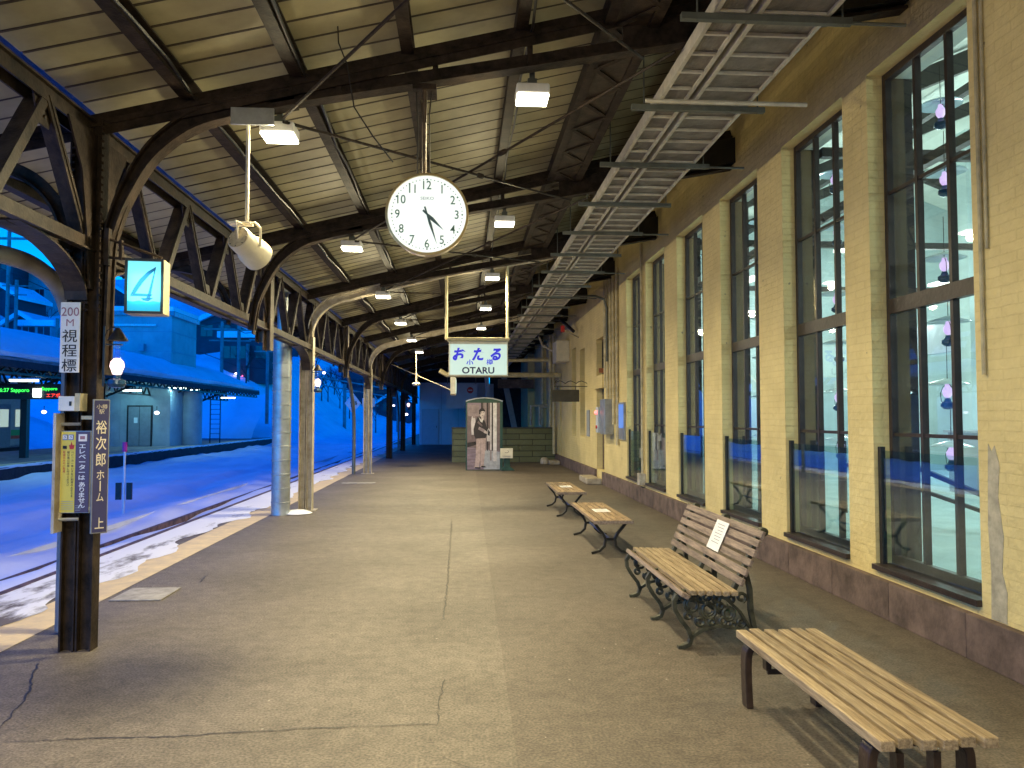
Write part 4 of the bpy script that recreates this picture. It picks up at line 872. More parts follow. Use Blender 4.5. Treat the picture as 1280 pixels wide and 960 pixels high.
for i, (a, b) in enumerate(W6[:4]):
    for j, z in enumerate(zs):
        lab = f'oil lamp with glass shade, {hz[j]} inside the {wn[i]}'; loc = (3.92 + .02 * (j % 2), b - (.23, .16, .16, .16)[i], z)
        if first: h0.location = loc; h0['label'] = lab; first = False
        else: dup(h0, loc, random.uniform(-.4, .4), lab)

# ------------------------------------------------------------------ benches
def slat(q, x, y0, y1, z, w_=.06, h=.034, tl=0):
    q.box(x, x + w_, y0, y1, z - h, z)
def near_bench():
    t = thing('slatted_bench', (1.78, 3.55, 0), 'low backless bench of six wooden slats on brown steel legs, closest to camera', 'bench')
    for i in range(6):
        q = MB(); x = 1.56 + i * .0815; j = random.uniform(-.014, .014); slat(q, x, 2.835 + j, 4.35 + j, .395, .060, .042); q.build('slat', 'wood', t, bevel=.005)
    for yy in (2.96, 4.24):
        q = MB(); w_ = .075
        pts = [(x_ - .012, yy, z_) for x_, z_ in sm2([(1.60, 0.001), (1.595, .14), (1.595, .27), (1.612, .322), (1.665, .345), (1.78, .347), (1.92, .345), (1.975, .322), (1.992, .27), (1.99, .14), (1.99, .001)], 4)]
        q.band(pts, (0, 1, 0), w_, .038); q.build('leg', 'legbrown', t, bevel=.004)
        MB().bar((1.70, yy, .30), (1.70, yy, .20), .03, .05, (0, 1, 0)).bar((1.85, yy, .30), (1.85, yy, .20), .03, .05, (0, 1, 0)).bar((1.70, yy, .19), (1.85, yy, .19), .02, .03).build('brace', 'legbrown', t)
    return t
M['legbrown'] = mat('brown_enamel', (.05, .030, .022), .35, .2, var=.35)
near_bench()
def low_bench(label):
    t = thing('backless_bench', (0, 0, 0), label, 'bench', 'backless slatted benches on curved iron legs')
    for i in range(6):
        q = MB(); slat(q, -.225 + i * .076, -.93, .93, .42, .062, .038); q.build('slat', 'woodmid', t, bevel=.005)
    MB().box(-.235, .235, -.945, -.931, .375, .415).box(-.235, .235, .931, .945, .375, .415).build('end_rail', 'wood2', t, bevel=.004)
    for s_ in (-1, 1):
        yy = s_ * .72
        for sx_ in (-1, 1):
            q = MB(); pts = [(sx_ * .20, yy, .38), (sx_ * .165, yy, .33), (sx_ * .09, yy, .24), (sx_ * .055, yy, .17), (sx_ * .07, yy, .09), (sx_ * .13, yy, .035), (sx_ * .225, yy, .012)]
            q.band(pts, (0, 1, 0), .05, .03); q.build('leg', 'iron', t, bevel=.004)
        MB().bar((-.22, yy, .378), (.22, yy, .378), .05, .012).bar((-.07, yy, .17), (.07, yy, .17), .03, .03).build('cross_bar', 'iron', t)
    MB().tube([(0, -.72, .17), (0, .72, .17)], .014, 8).build('stretcher', 'bluerod', t)
    MB().box(-.08, .12, -.16, .14, .4205, .4225).build('paper_notice', 'paper', t)
    q = MB()
    for k in range(5): q.box(-.05, .09 - .02 * (k % 2), -.11 + k * .045, -.10 + k * .045, .4228, .4232)
    q.build('notice_print', 'greyink', t)
    return t
M['woodmid'] = mat('worn_slat_wood', (.36, .245, .13), .5, var=.42, scale=5, bump=.3, bscale=14, col2=(.13, .08, .045), stretch=(9, .9, 9), rnd=.2)
l1 = low_bench('backless slatted bench with paper notice, just beyond the backrest bench'); l1.location = (1.75, 9.75, 0)
dup(l1, (1.76, 13.15, 0), 0, 'farther backless slatted bench with paper notice, before the door step')
# bench with backrest
t = thing('backrest_bench', (1.8, 6.1, 0), 'park bench with high slatted backrest and ornate green iron sides', 'bench')
for i in range(7):
    q = MB()
    if i == 0: q.bar((1.525, 5.2, .385), (1.525, 6.97, .385), .06, .034, (.5, 0, 1))
    else: slat(q, 1.50 + .058 * i, 5.2, 6.97, .425 - .002 * i, .044, .034)
    q.build('slat', 'wood2' if i == 0 else 'wood', t, bevel=.005)
bpts = [(1.925, .47), (1.955, .535), (1.985, .60), (2.015, .665), (2.045, .73), (2.073, .79)]
for i, (x, z) in enumerate(bpts):
    q = MB(); q.bar((x, 5.2, z), (x, 6.97, z), .022, .052, Vector((.42, 0, 1))); q.build('back_slat', 'wood2', t, bevel=.004)
for yy in (5.32, 6.08, 6.86):
    e_ = MB(); N = (0, 1, 0); m_ = 'irongreen'
    def bd(pts, th=.024, w_=.045): e_.band([(x, yy, z) for x, z in pts], N, w_, th)
    bd([(1.50, .37), (1.475, .33), (1.48, .27), (1.52, .20), (1.575, .13), (1.595, .07), (1.58, .03), (1.53, .01), (1.50, .008)], .03)   # front leg
    bd([(1.50, .385), (1.60, .40), (1.75, .395), (1.90, .385)], .025)                                # seat rail
    bd([(1.90, .40), (1.95, .50), (2.01, .62), (2.07, .76), (2.10, .80), (2.13, .81)], .032)          # back
    bd([(1.98, .55), (2.015, .40), (2.02, .25), (2.05, .10), (2.09, .01)], .032)                      # rear leg
    bd([(1.595, .08), (1.68, .13), (1.80, .155), (1.93, .13), (2.05, .05)], .024)                     # lower arch
    bd([(1.72, .39), (1.84, .34), (1.94, .25), (2.02, .12)], .02)                                     # diagonal stay
    e2 = e_.build('side_frame', m_, t, bevel=.003)
    sc = MB()
    for (cx_, cz_, rad, turns) in ((1.60, .30, .055, 1.4), (1.72, .26, .062, 1.5), (1.86, .235, .05, 1.4), (1.66, .185, .035, 1.2), (1.78, .345, .03, 1.1), (1.955, .345, .034, 1.05), (1.95, .17, .03, 1.2), (1.54, .35, .02, 1.05), (1.82, .185, .03, 1.1), (1.63, .36, .022, 1.05), (1.74, .185, .024, 1.05), (1.88, .335, .026, 1.05), (1.575, .225, .026, 1.1), (1.89, .16, .018, 1.0), (1.80, .29, .026, 1.05)):
        pts = [(cx_ + rad * (1 - .45 * u / turns) * math.cos(2 * math.pi * u + cx_ * 9), yy, cz_ + rad * (1 - .45 * u / turns) * math.sin(2 * math.pi * u + cx_ * 9)) for u in [turns * i / 16 for i in range(17)]]
        sc.tube(pts, .0125, 6)
    sc.build('scrollwork', m_, e2)
    MB().tube([(2.115, yy - .03, .80), (2.115, yy + .03, .80)], .03, 14).build('scroll_end', m_, e2)
q = MB(); q.add([(1.915, 5.82, .62), (1.915, 6.05, .62), (2.03, 6.05, .86 - .06), (2.03, 5.82, .80)], [(0, 1, 2, 3)])
np_ = MB().bar((1.95, 5.93, .575), (2.045, 5.93, .79), .27, .003, (-.9, 0, .42)); np_.build('paper_notice', 'paper', t)
q = MB()
for k in range(7):
    f_ = .12 + k * .11; c = Vector((1.955, 5.93, .585)).lerp(Vector((2.045, 5.93, .785)), 1 - f_) + Vector((-.0035, 0, .0016)); q.bar(c + Vector((0, -.08, 0)), c + Vector((0, .08 - .02 * (k % 3), 0)), .001, .006, (.42, 0, .9))
q.build('notice_print', 'greyink', t)
q = MB()
for i in range(60):
    x = 2.14 + random.uniform(-.05, .12); y_ = 6.35 + random.uniform(-.12, .12); h = random.uniform(.01, .05); q.add([(x, y_, .001), (x + .012, y_ + .01, .001), (x + random.uniform(-.02, .02), y_ + random.uniform(-.02, .02), h)], [(0, 1, 2)])
tag(q.build('moss_tuft', 'leafgreen'), kind='stuff')

# ------------------------------------------------------------------ poster stand
ps = thing('photo_panel', (.69, 23.5, 0), 'tall arched panel with sepia photo of a standing man in dark jacket', 'display panel')
px0, px1, pY, pZ = .13, 1.25, 23.45, 2.08
def ptop(x): return pZ + .10 * (1 - ((x - (px0 + px1) / 2) / ((px1 - px0) / 2)) ** 2)
xs_ = [px0 + (px1 - px0) * i / 14 for i in range(15)]
MB().prism([(px0, pY, .001), (px1, pY, .001)] + [(x, pY, ptop(x)) for x in reversed(xs_)], (0, .42, 0)).build('body', 'greenglassy', ps)
MB().band([(x, pY + .2, ptop(x) + .02) for x in xs_], (0, 1, 0), .46, .03).build('top_band', 'galv', ps)
def pol(pts, lay, m, nm='print_shape'):
    y_ = pY - .002 - lay * .0015
    MB().add([(px0 + .045 + u * (px1 - px0 - .13), y_, .03 + v * 2.02) for u, v in pts], [tuple(range(len(pts)))]).build(nm, m, pr)
pr = MB().box(px0 + .04, px1 - .085, pY - .0018, pY - .0005, .02, 2.05).build('photo_print', 'p_mid', ps)
pol([(0, 0), (1, 0), (1, .30), (.55, .30), (.0, .33)], 1, 'p_plank', 'ground'); pol([(.0, .33), (.35, .38), (.35, .42), (.0, .40)], 2, 'p_dark'); pol([(.5, 0), (1, 0), (1, .26), (.5, .30)], 2, 'p_grey')
pol([(0, .40), (.35, .40), (.35, .85), (0, .85)], 2, 'p_mid'); pol([(0, .86), (.42, .86), (.42, 1), (0, 1)], 2, 'p_plank'); pol([(0.02, .80), (.36, .80), (.36, .97), (.02, .97)], 3, 'p_mid2')
for i in range(6): pol([(.0, .04 + i * .05), (.3, .05 + i * .05), (.3, .058 + i * .05), (0, .046 + i * .05)], 3, 'p_mid')
for u0, u1, m_ in ((.42, .47, 'p_dark'), (.50, .58, 'p_mid2'), (.60, .64, 'p_dark'), (.66, .70, 'p_mid'), (.70, .745, 'p_light'), (.745, .79, 'p_dark'), (.79, .90, 'p_white'), (.90, 1.0, 'p_mid')): pol([(u0, .28), (u1, .28), (u1, 1), (u0, 1)], 3, m_, 'pillar')
pol([(.79, .12), (.90, .12), (.90, .29), (.79, .29)], 4, 'p_light', 'pillar'); pol([(.70, .13), (.745, .13), (.745, .29), (.70, .29)], 4, 'p_mid2')
pol([(.60, .42), (.74, .42), (.74, .55), (.66, .62), (.60, .58)], 4, 'p_light'); pol([(.62, .52), (.68, .50), (.70, .56), (.64, .60)], 5, 'p_dark')
pol([(.13, .52), (.22, .52), (.25, .70), (.24, .80), (.14, .80), (.11, .70)], 4, 'p_light', 'background_figure'); pol([(.16, .77), (.24, .77), (.24, .85), (.16, .85)], 5, 'p_mid2', 'background_figure')
# the man: trousers, jacket, shirt, head
pol([(.28, .47), (.56, .48), (.55, .30), (.50, .03), (.40, .03), (.38, .14), (.36, .02), (.22, .02), (.26, .20)], 6, 'p_trouser', 'trousers'); pol([(.41, .45), (.425, .45), (.41, .05), (.39, .05)], 7, 'p_mid2', 'trouser_crease')
pol([(.23, .015), (.40, .012), (.41, .03), (.24, .035)], 8, 'p_dark', 'shoe'); pol([(.42, .035), (.56, .03), (.56, .045), (.44, .055)], 8, 'p_dark', 'shoe')
pol([(.20, .52), (.25, .46), (.56, .47), (.60, .52), (.62, .58), (.56, .70), (.48, .78), (.32, .79), (.24, .70), (.19, .60)], 7, 'p_dark', 'jacket')
pol([(.34, .79), (.44, .74), (.50, .78), (.46, .70), (.40, .72)], 8, 'p_white', 'shirt_collar'); pol([(.33, .60), (.52, .55), (.55, .56), (.53, .60), (.36, .64)], 8, 'p_mid2', 'sleeve'); pol([(.50, .55), (.60, .53), (.62, .56), (.54, .59)], 9, 'p_skin', 'hand')
pol([(.30, .70), (.45, .64), (.47, .66), (.34, .73)], 8, 'p_mid', 'lapel')
hd = [(.45 + .085 * math.cos(a_), .845 + .062 * math.sin(a_)) for a_ in [2 * math.pi * i / 14 for i in range(14)]]; pol(hd, 8, 'p_skin', 'face'); pol([(.42, .74), (.50, .74), (.49, .80), (.42, .80)], 7.5, 'p_skin', 'neck')
pol([(.36, .83), (.36, .89), (.41, .915), (.50, .915), (.545, .885), (.54, .865), (.47, .875), (.41, .865), (.40, .82)], 9, 'p_dark', 'hair')
pol([(.425, .855), (.455, .857), (.455, .848), (.425, .846)], 9, 'p_dark', 'eye'); pol([(.485, .857), (.515, .855), (.515, .846), (.485, .848)], 9, 'p_dark', 'eye'); pol([(.44, .812), (.50, .812), (.49, .805), (.45, .805)], 9, 'p_mid', 'mouth')
ic = thing('plaque_stand', (1.38, 23.3, 0), 'small cream plaque on a dark green base beside the photo panel', 'plaque')
MB().prism([(1.18, 23.2, 0.001), (1.62, 23.2, 0.001), (1.46, 23.2, .14), (1.46, 23.2, .40), (1.28, 23.2, .40), (1.28, 23.2, .14)], (0, .2, 0)).build('base', 'greenglassy', ic, bevel=.01)
MB().box(1.16, 1.54, 23.1, 23.14, .38, .68).build('plate', 'creamplastic', ic, bevel=.01)
q = MB(); q.tube([(1.35 + .06 * math.cos(a_), 23.097, .58 + .035 * math.sin(a_)) for a_ in [3.4 + i * .5 for i in range(9)]], .006, 5).box(1.22, 1.48, 23.096, 23.099, .445, .452).box(1.24, 1.46, 23.096, 23.099, .425, .430).build('engraving', 'p_mid', ic)
# block wall and far end
bw_ = thing('block_wall', (1.5, 27.7, 0), 'low olive concrete block wall across the end of the platform', 'wall')
MB().box(-.34, 3.35, 27.6, 27.85, 0, 1.21).build('blockwork', 'block', bw_); MB().box(-.36, 3.35, 27.58, 27.87, 1.211, 1.25).build('coping', 'olive', bw_)
hd_ = thing('hoarding', (-.8, 46, 0), 'pale blue lit panelled hoarding with a closed door at platform end', 'hoarding')
MB().box(-2.5, 1.6, 46, 46.12, 0, 3.68).build('panelling', 'bluepanel', hd_)
q = MB()
for x in (-1.2, -.2, .8): q.box(x - .012, x + .012, 45.992, 45.999, 0, 3.68)
q.build('joint_strip', 'greyink', hd_)
dr = MB().box(-2.32, -1.38, 45.95, 45.991, .02, 2.07).build('door', mat('hoarding_door', (.32, .36, .42), .5, var=.05), hd_); MB().bar((-1.48, 45.94, 1.0), (-1.48, 45.94, 1.12), .03, .03).build('handle', 'dark', dr)
MB().box(-2.36, -2.325, 45.96, 45.992, 0, 2.1).box(-1.376, -1.34, 45.96, 45.992, 0, 2.1).box(-2.325, -1.376, 45.96, 45.992, 2.072, 2.1).build('door_frame', 'greyink', dr)
ap = thing('information_panel', (.2, 40, 2.3), 'blue grey hanging panel with a red round mark behind the name sign', 'panel')
MB().box(-.75, .75, 38, 38.06, 2.05, 3.25).build('board', 'bluepanel', ap); MB().lathe([(0, 0), (.16, 0)], (.42, 37.995, 2.95), 18, (0, 1, 0)).build('red_disc', 'redink', ap); MB().box(.32, .52, 37.988, 37.992, 2.93, 2.97).build('white_bar', 'paper', ap)
MB().bar((-.7, 38.03, 3.25), (-.7, 38.03, 4.2), .03, .03).bar((.7, 38.03, 3.25), (.7, 38.03, 4.4), .03, .03).build('hanger', 'strut', ap)
sh = thing('dark_annex', (2.4, 40, 0), 'dark unlit annex under the roof behind the block wall', 'building')
MB().box(1.6, 3.4, 44, 44.2, 0, 5.0).build('back_wall', 'darkface', sh)
MB().bar((1.9, 36, 3.9), (2.6, 36, .5), .25, .18, (0, 1, 0)).build('stair_side', 'doorgrey', sh); MB().bar((1.2, 37, 3.6), (1.35, 37, .3), .2, .5, (0, 1, 0)).build('leaning_panel', 'bluepanel', sh)
MB().box(1.6, 3.2, 34, 34.15, 2.9, 3.3).build('beam', 'plinth', sh)
MB().box(.85, 1.7, 41, 41.1, 2.4, 3.4).build('side_panel', 'bluepanel', sh)
hp = thing('hanging_speaker', (-.95, 26, 2.8), 'small far speaker hanging on a thin rod near the hoarding', 'loudspeaker')
MB().lathe([(0, .05), (.1, .04), (.13, -.02), (.1, -.07), (0, -.08)], (-1.47, 25.0, 2.70), 14).build('horn', 'creamplastic', hp); MB().tube([(-1.47, 25, 2.74), (-1.47, 25, 3.05)], .03, 8).tube([(-1.47, 25, 3.05), (-1.47, 25, 4.1)], .01, 6).build('rod', 'whitepost', hp)
pipe_thing('sloping_conduit', [(-2.3, 25.5, 3.35), (-.28, 18.5, 2.27)], .014, 'pipe', 'thin pale conduit sloping down towards the station name sign')
M['covergrey'] = mat('pale_cover', (.36, .34, .31), .7, var=.25, scale=9)
ht = MB().box(-3.06, -2.62, 6.98, 7.47, .004, .012); loc_thing(ht, 'inspection_cover', 'covergrey', (-2.85, 7.2, 0), 'pale square inspection cover in the platform near the signs post', 'cover')
loc_thing(MB().box(-2.0, -1.4, 19.7, 20.0, .004, .010), 'inspection_cover', 'paper', (-1.7, 19.8, 0), 'narrow pale cover strip near the far cream frame', 'cover') if 0 else None
loc_thing(MB().box(-2.9, -2.1, 18.9, 19.2, .004, .010), 'cover_strip', 'covergrey', (-2.5, 19, 0), 'narrow white strip set in the paving before the far frame', 'cover')
tag(MB().tube([(-.88, 5.3, 4.55), (-.86, 5.3, 4.2), (-.80, 5.3, 4.05), (-.75, 5.3, 3.75), (-.62, 5.3, 3.55), (-.48, 5.3, 3.37)], .005, 5).build('loose_wire', 'dark'), 'loose thin wire dangling from the roof left of the clock', 'wire')

# ================================================================== TRACKSIDE
mk = thing('snow_marker', (-7.4, 17.5, -.5), 'thin white marker pole with pink cap standing in the snow', 'marker')
MB().tube([(-7.4, 17.5, -.5), (-7.4, 17.5, .85)], .025, 8).build('pole', 'white', mk); MB().tube([(-7.4, 17.5, .85), (-7.4, 17.5, 1.06)], .05, 10).build('cap', 'pink', mk)
MB().box(-7.57, -7.46, 17.47, 17.53, -.2, .17).box(-7.34, -7.23, 17.47, 17.53, -.2, .17).build('dark_plate', 'dark', mk)

# opposite canopy
OC = thing('opposite_canopy', (-17.3, 30, 0), 'snow laden platform canopy across the tracks on dark lattice frames', 'canopy')
Y0, Y1 = 2, 58
q = MB(); sec = [(-15.0, 3.62), (-14.85, 3.80), (-15.4, 4.25), (-16.6, 4.85), (-18.2, 5.2), (-19.8, 4.85), (-20.6, 4.3), (-20.7, 3.7)]
ysn = [Y0 + (Y1 - 1.5 - Y0) * j / 60 for j in range(61)]; vs = []
for j, y in enumerate(ysn):
    t_ = 1 if y < Y1 - 6 else max(.35, 1 - ((y - Y1 + 6) / 6) ** 2 * .6)
    for x, z in sec: vs.append((x + random.uniform(-.04, .04), y, 3.6 + (z - 3.6) * t_ + random.uniform(-.03, .03)))
n = len(sec); q.add(vs, [(j * n + i, j * n + i + 1, (j + 1) * n + i + 1, (j + 1) * n + i) for j in range(60) for i in range(n - 1)] + [tuple(60 * n + i for i in range(n)), tuple(range(n))[::-1]], True); q.build('roof_snow', 'snow', OC)
MB().prism([(-14.95, Y0, 3.5), (-17.8, Y0, 3.66), (-20.65, Y0, 3.5), (-20.65, Y0, 3.6), (-17.8, Y0, 3.78), (-14.95, Y0, 3.6)], (0, Y1 - Y0, 0)).build('roof_deck', 'conc', OC)
MB().box(-15.0, -14.94, Y0, Y1, 3.28, 3.52).build('fascia', 'darkface', OC)
y = 5.0
while y < Y1:
    pt = MB().box(-17.45, -17.2, y - .12, y + .12, 0, 3.5).build('post', 'dark', OC)
    q = MB(); q.bar((-20.4, y, 3.42), (-15.1, y, 3.42), .1, .1).bar((-17.3, y, 2.6), (-15.4, y, 3.4), .08, .1).bar((-17.3, y, 2.6), (-19.3, y, 3.4), .08, .1); q.build('brace', 'dark', pt); y += 6.7
for x in (-17.32, -15.2):
    q = MB(); q.bar((x, Y0, 3.38), (x, Y1, 3.38), .1, .08).bar((x, Y0, 2.85 if x < -17 else 3.1), (x, Y1, 2.85 if x < -17 else 3.1), .1, .07); y = Y0
    zb_ = 2.85 if x < -17 else 3.1
    while y < Y1: q.bar((x, y, zb_), (x, y + .42, 3.38), .05, .07, (1, 0, 0)).bar((x, y + .42, 3.38), (x, y + .84, zb_), .05, .07, (1, 0, 0)); y += .84
    q.build('lattice_beam', 'dark', OC)
fl0 = None
for i, (px_, py_, Y_, lab) in enumerate([(165, 489, 40, 'fluorescent tube under the opposite canopy above the lift door'), (30, 477, 27, 'bright fluorescent tube above the departure board'), (240, 479, 47, 'fluorescent tube right of the lift tower under the canopy'), (285, 498, 52, 'round bright lamp near the far end of the opposite canopy'), (222, 476, 44, 'small lamp at the corner of the lift tower')]):
    c = at(px_, py_, Y_); c.z = min(c.z, 3.2)
    if fl0 is None:
        fl0 = thing('fluorescent_lamp', c, lab, 'lamp', 'tube lamps under the opposite canopy'); MB().box(c.x - .45, c.x + .45, c.y - .06, c.y + .06, c.z, c.z + .07).build('tube', 'fluor', fl0); MB().box(c.x - .5, c.x + .5, c.y - .08, c.y + .08, c.z + .071, c.z + .12).build('tray', 'white', fl0)
        ll = light('AREA', (c.x, c.y, c.z - .02), 30, (.30, .85, 1), fl0, .9, sy=.15, name='tube_light')
    else: dup(fl0, c, 0, lab)
for yy in (14, 33): light('AREA', (-17.0, yy, 3.0), 22, (.30, .85, 1), OC, .9, sy=.15, name='tube_light')
# lift building
lb = thing('lift_tower', (-18, 45, 0), 'pale panelled lift tower rising above the opposite canopy with grey door', 'building')
MB().box(-21, -16.2, 44, 48, 0, 7.3).build('wall', 'whitewall', lb)
MB().box(-21.1, -16.05, 43.85, 48.2, 7.3, 7.55).build('roof_cap', 'greycap', lb); MB().box(-21.05, -16.1, 43.9, 48.1, 7.551, 7.8).build('roof_snow', 'snow', lb)
q = MB()
for z in (4.2, 5.3, 6.4): q.box(-21, -16.19, 43.985, 43.999, z - .03, z + .03).box(-16.199, -16.185, 44, 48, z - .03, z + .03)
for x in (-18.9, -17.8, -20): q.box(x - .012, x + .012, 43.98, 43.984, 0, 7.3)
q.build('panel_joint', 'greyink', lb)
q = MB(); y = 44
while y < 48: q.box(-16.06, -16.0, y, y + .12, 7.26, 7.5); y += .25
q.build('eave_batten', 'white', lb)
dd = MB().box(-18.42, -17.22, 43.93, 43.979, .05, 2.2).build('door', 'doorgrey', lb); MB().box(-17.83, -17.81, 43.92, 43.929, .05, 2.2).build('door_joint', 'dark', dd); MB().box(-18.12, -17.92, 43.92, 43.928, 1.3, 1.6).build('notice', 'paper', dd)
MB().box(-18.5, -18.421, 43.92, 43.979, 0, 2.28).box(-17.219, -17.14, 43.92, 43.979, 0, 2.28).box(-18.42, -17.22, 43.92, 43.979, 2.201, 2.28).build('door_frame', 'dark', dd)
MB().box(-17.9, -17.6, 43.7, 43.98, 5.3, 5.7).build('wall_camera', 'greyink', lb); MB().bar((-20.5, 43.9, 6.75), (-17.0, 43.9, 6.75), .12, .12).build('conduit', 'white', lb)
light('AREA', (-17.6, 42.2, 3.0), 40, (.30, .85, 1), lb, .9, sy=.3, rot=(R(50), 0, 0), name='wall_light')
ss_ = thing('platform_shelter', (-17, 50, 0), 'pale curved shelter wall right of the lift door under the canopy', 'shelter')
MB().tube([(-15.9, 46.5, 0), (-15.9, 46.5, 3.2)], .6, 20).build('curved_wall', 'whitewall', ss_); 
ld = thing('steel_ladder', (-15.3, 49, 0), 'steel ladder standing at the end of the shelter', 'ladder')
q = MB(); q.bar((-15.6, 49, 0), (-15.6, 49, 2.9), .05, .05).bar((-15.0, 49, 0), (-15.0, 49, 2.9), .05, .05)
for z in range(1, 10): q.bar((-15.6, 49, z * .3), (-15.0, 49, z * .3), .03, .03)
q.build('rails', 'steel', ld)
# LED board
led = thing('departure_board', (-16, 30, 2.3), 'hanging departure board with green and red lit characters', 'departure board')
cL = at(43, 489, 30)
MB().box(cL.x - 1.8, cL.x + 1.5, 30, 30.25, cL.z - .30, cL.z + .28).build('case', 'dark', led)
q = MB(); text(q, '16:37 Sapporo', (cL.x - .75, 29.99, cL.z + .02), .20, bold=.01); text(q, 'Sapporo', (cL.x + .55, 29.99, cL.z + .08), .17, bold=.01); text(q, '17:01', (cL.x + 1.15, 29.99, cL.z + .08), .19, bold=.01); q.build('green_characters', 'ledg', led)
q = MB(); text(q, 'エアポート', (cL.x + .85, 29.99, cL.z - .15), .17, bold=.01); q.build('red_characters', 'ledr', led)
MB().box(cL.x - .02, cL.x + .26, 29.93, 29.99, cL.z - .22, cL.z + .10).build('square_clock', 'fluor', led)
for x in (-1.3, 1.1): MB().bar((cL.x + x, 30.1, cL.z + .28), (cL.x + x, 30.1, 3.5), .04, .04).build('hanger', 'strut', led)
# train
MB().box(-4.3, 1.6, 46.3, 46.42, 3.69, 5.3).build('end_board', 'darkface', K)
tr_ = thing('commuter_train', (-23.3, 32, 0), 'grey commuter train with green and red stripe beyond the opposite platform', 'train')
MB().box(-24.8, -22.0, 20, 40.8, .12, 3.55).build('body', 'train', tr_, bevel=.12)
MB().box(-21.995, -21.985, 20, 37.9, .72, 1.0).box(-21.995, -21.985, 39.2, 40.5, .72, 1.0).build('green_stripe', 'traingreen', tr_); MB().box(-21.995, -21.985, 20, 37.9, .56, .719).box(-21.995, -21.985, 39.2, 40.5, .56, .719).build('red_stripe', 'trainred', tr_)
for a_, b_ in ((38.0, 39.1), (28.0, 29.1)):
    dr = MB().box(-21.998, -21.97, a_, b_, .15, 2.25).build('door', 'doorgrey', tr_); MB().box(-21.969, -21.96, a_ + .2, b_ - .2, 1.15, 2.0).build('door_window', 'trainlit', dr)
for a_ in (39.55, 35.6, 33.2, 30.8, 26, 23.5): MB().box(-21.998, -21.98, a_, a_ + (.5 if a_ > 39 else 1.8), 1.15, 2.0).build('window', 'trainlit', tr_)
MB().box(-24.6, -22.2, 20.2, 40.6, -.6, .119).build('underframe', 'dark', tr_)
# far canopy of panel behind: snow bank between train and lift
bk = thing('snow_bank', (-22, 60, 0), 'tall smooth snow bank between the train and the lift tower', 'snow bank')
q = MB(); vs = []; nx_, nz_ = 30, 6
for i in range(nx_ + 1):
    for k in range(nz_ + 1): vs.append((-36 + 20 * i / nx_, 60 + k * .9 + math.sin(i * .6) * .5, -.5 + 4.0 * (k / nz_) ** .8 + .15 * math.sin(i * 1.3 + k)))
q.add(vs, [(i * (nz_ + 1) + k, (i + 1) * (nz_ + 1) + k, (i + 1) * (nz_ + 1) + k + 1, i * (nz_ + 1) + k + 1) for i in range(nx_) for k in range(nz_)], True); q.build('bank', 'snow', bk)
# houses on the hill
def house(c, w_, d_, h, rot, lab, wallm='housewall', gable=True, nwin=3, roofh=None):
    t = thing('hill_house', c, lab, 'house'); x, y, z = c; rh = roofh or w_ * .32
    MB().box(x - w_ / 2, x + w_ / 2, y - d_ / 2, y + d_ / 2, z - 1.5, z + h).build('wall', wallm, t)
    if gable:
        MB().prism([(x - w_ / 2, y - d_ / 2 + .01, z + h), (x + w_ / 2, y - d_ / 2 + .01, z + h), (x, y - d_ / 2 + .01, z + h + rh * .96)], (0, d_ - .02, 0)).build('gable', wallm, t)
        rf = MB(); o = .5
        for s_ in (-1, 1): rf.prism([(x, y - d_ / 2 - o, z + h + rh), (x + s_ * (w_ / 2 + o), y - d_ / 2 - o, z + h - o * .6), (x + s_ * (w_ / 2 + o), y - d_ / 2 - o, z + h + .1 - o * .6 + .35), (x, y - d_ / 2 - o, z + h + rh + .5)], (0, d_ + 2 * o, 0))
        rf.build('roof', 'snow', t)
    else: MB().box(x - w_ / 2 - .4, x + w_ / 2 + .4, y - d_ / 2 - .4, y + d_ / 2 + .4, z + h, z + h + .6).build('roof', 'snow', t)
    for fl in range(2 if h > 4 else 1):
        for i in range(nwin):
            wx = x - w_ / 2 + w_ * (i + .5) / nwin; wz = z + .9 + fl * 2.7; wf = MB().box(wx - .6, wx + .6, y - d_ / 2 - .04, y - d_ / 2, wz, wz + 1.2).build('window', 'winpane', t); MB().box(wx - .03, wx + .03, y - d_ / 2 - .06, y - d_ / 2 - .041, wz, wz + 1.2).build('mullion', wallm, wf)
    t.rotation_euler = (0, 0, rot); return t
def hh(px_, py_, Y_): c = at(px_, py_, Y_); return (c.x, c.y, hgt(c.x, c.y))
house(hh(56, 383, 110), 5.2, 7, 3.6, R(-8), 'pale gabled house with rows of windows high on the snowy hill', nwin=3, roofh=1.9)
house(hh(5, 392, 105), 4.6, 6, 4.6, R(5), 'dark flat roofed building left of the gabled house', 'housedark', False, 3)
house(hh(45, 420, 88), 3.6, 6, 1.9, R(0), 'dark steep roofed shed below the gabled house', 'housedark', True, 2)
house(hh(92, 412, 95), 4.4, 6, 2.2, R(4), 'low dark house with snowy roof beside the shed', 'housedark', False, 3)
house(hh(150, 400, 120), 5, 6, 5.0, R(-6), 'dark two storey house seen under the turquoise sign', 'housedark', True, 3)
house(hh(282, 448, 85), 7.2, 7, 1.5, R(0), 'low building with broad snow covered roof below the dark conifer', 'housedark', True, 4, 1.7)
house(hh(262, 425, 110), 5.0, 6, 3.2, R(5), 'house with snowy roof to the left of the dark conifer', 'housewall', True, 3)
house(hh(330, 425, 125), 6, 6, 3.4, R(-5), 'distant house with snowy roof right of the dark conifer', 'housewall', False, 3)
house(hh(300, 400, 150), 7, 6, 3.0, R(0), 'farthest house high on the hill above the conifer', 'housewall', True, 3)
house(hh(405, 452, 140), 9, 6, 2.6, R(0), 'long low house on the embankment seen between the cream posts', 'housewall', False, 5)
house(hh(475, 470, 130), 5.5, 6, 3.0, R(0), 'dark shed on the embankment beyond the far cream frame', 'housedark', True, 2)
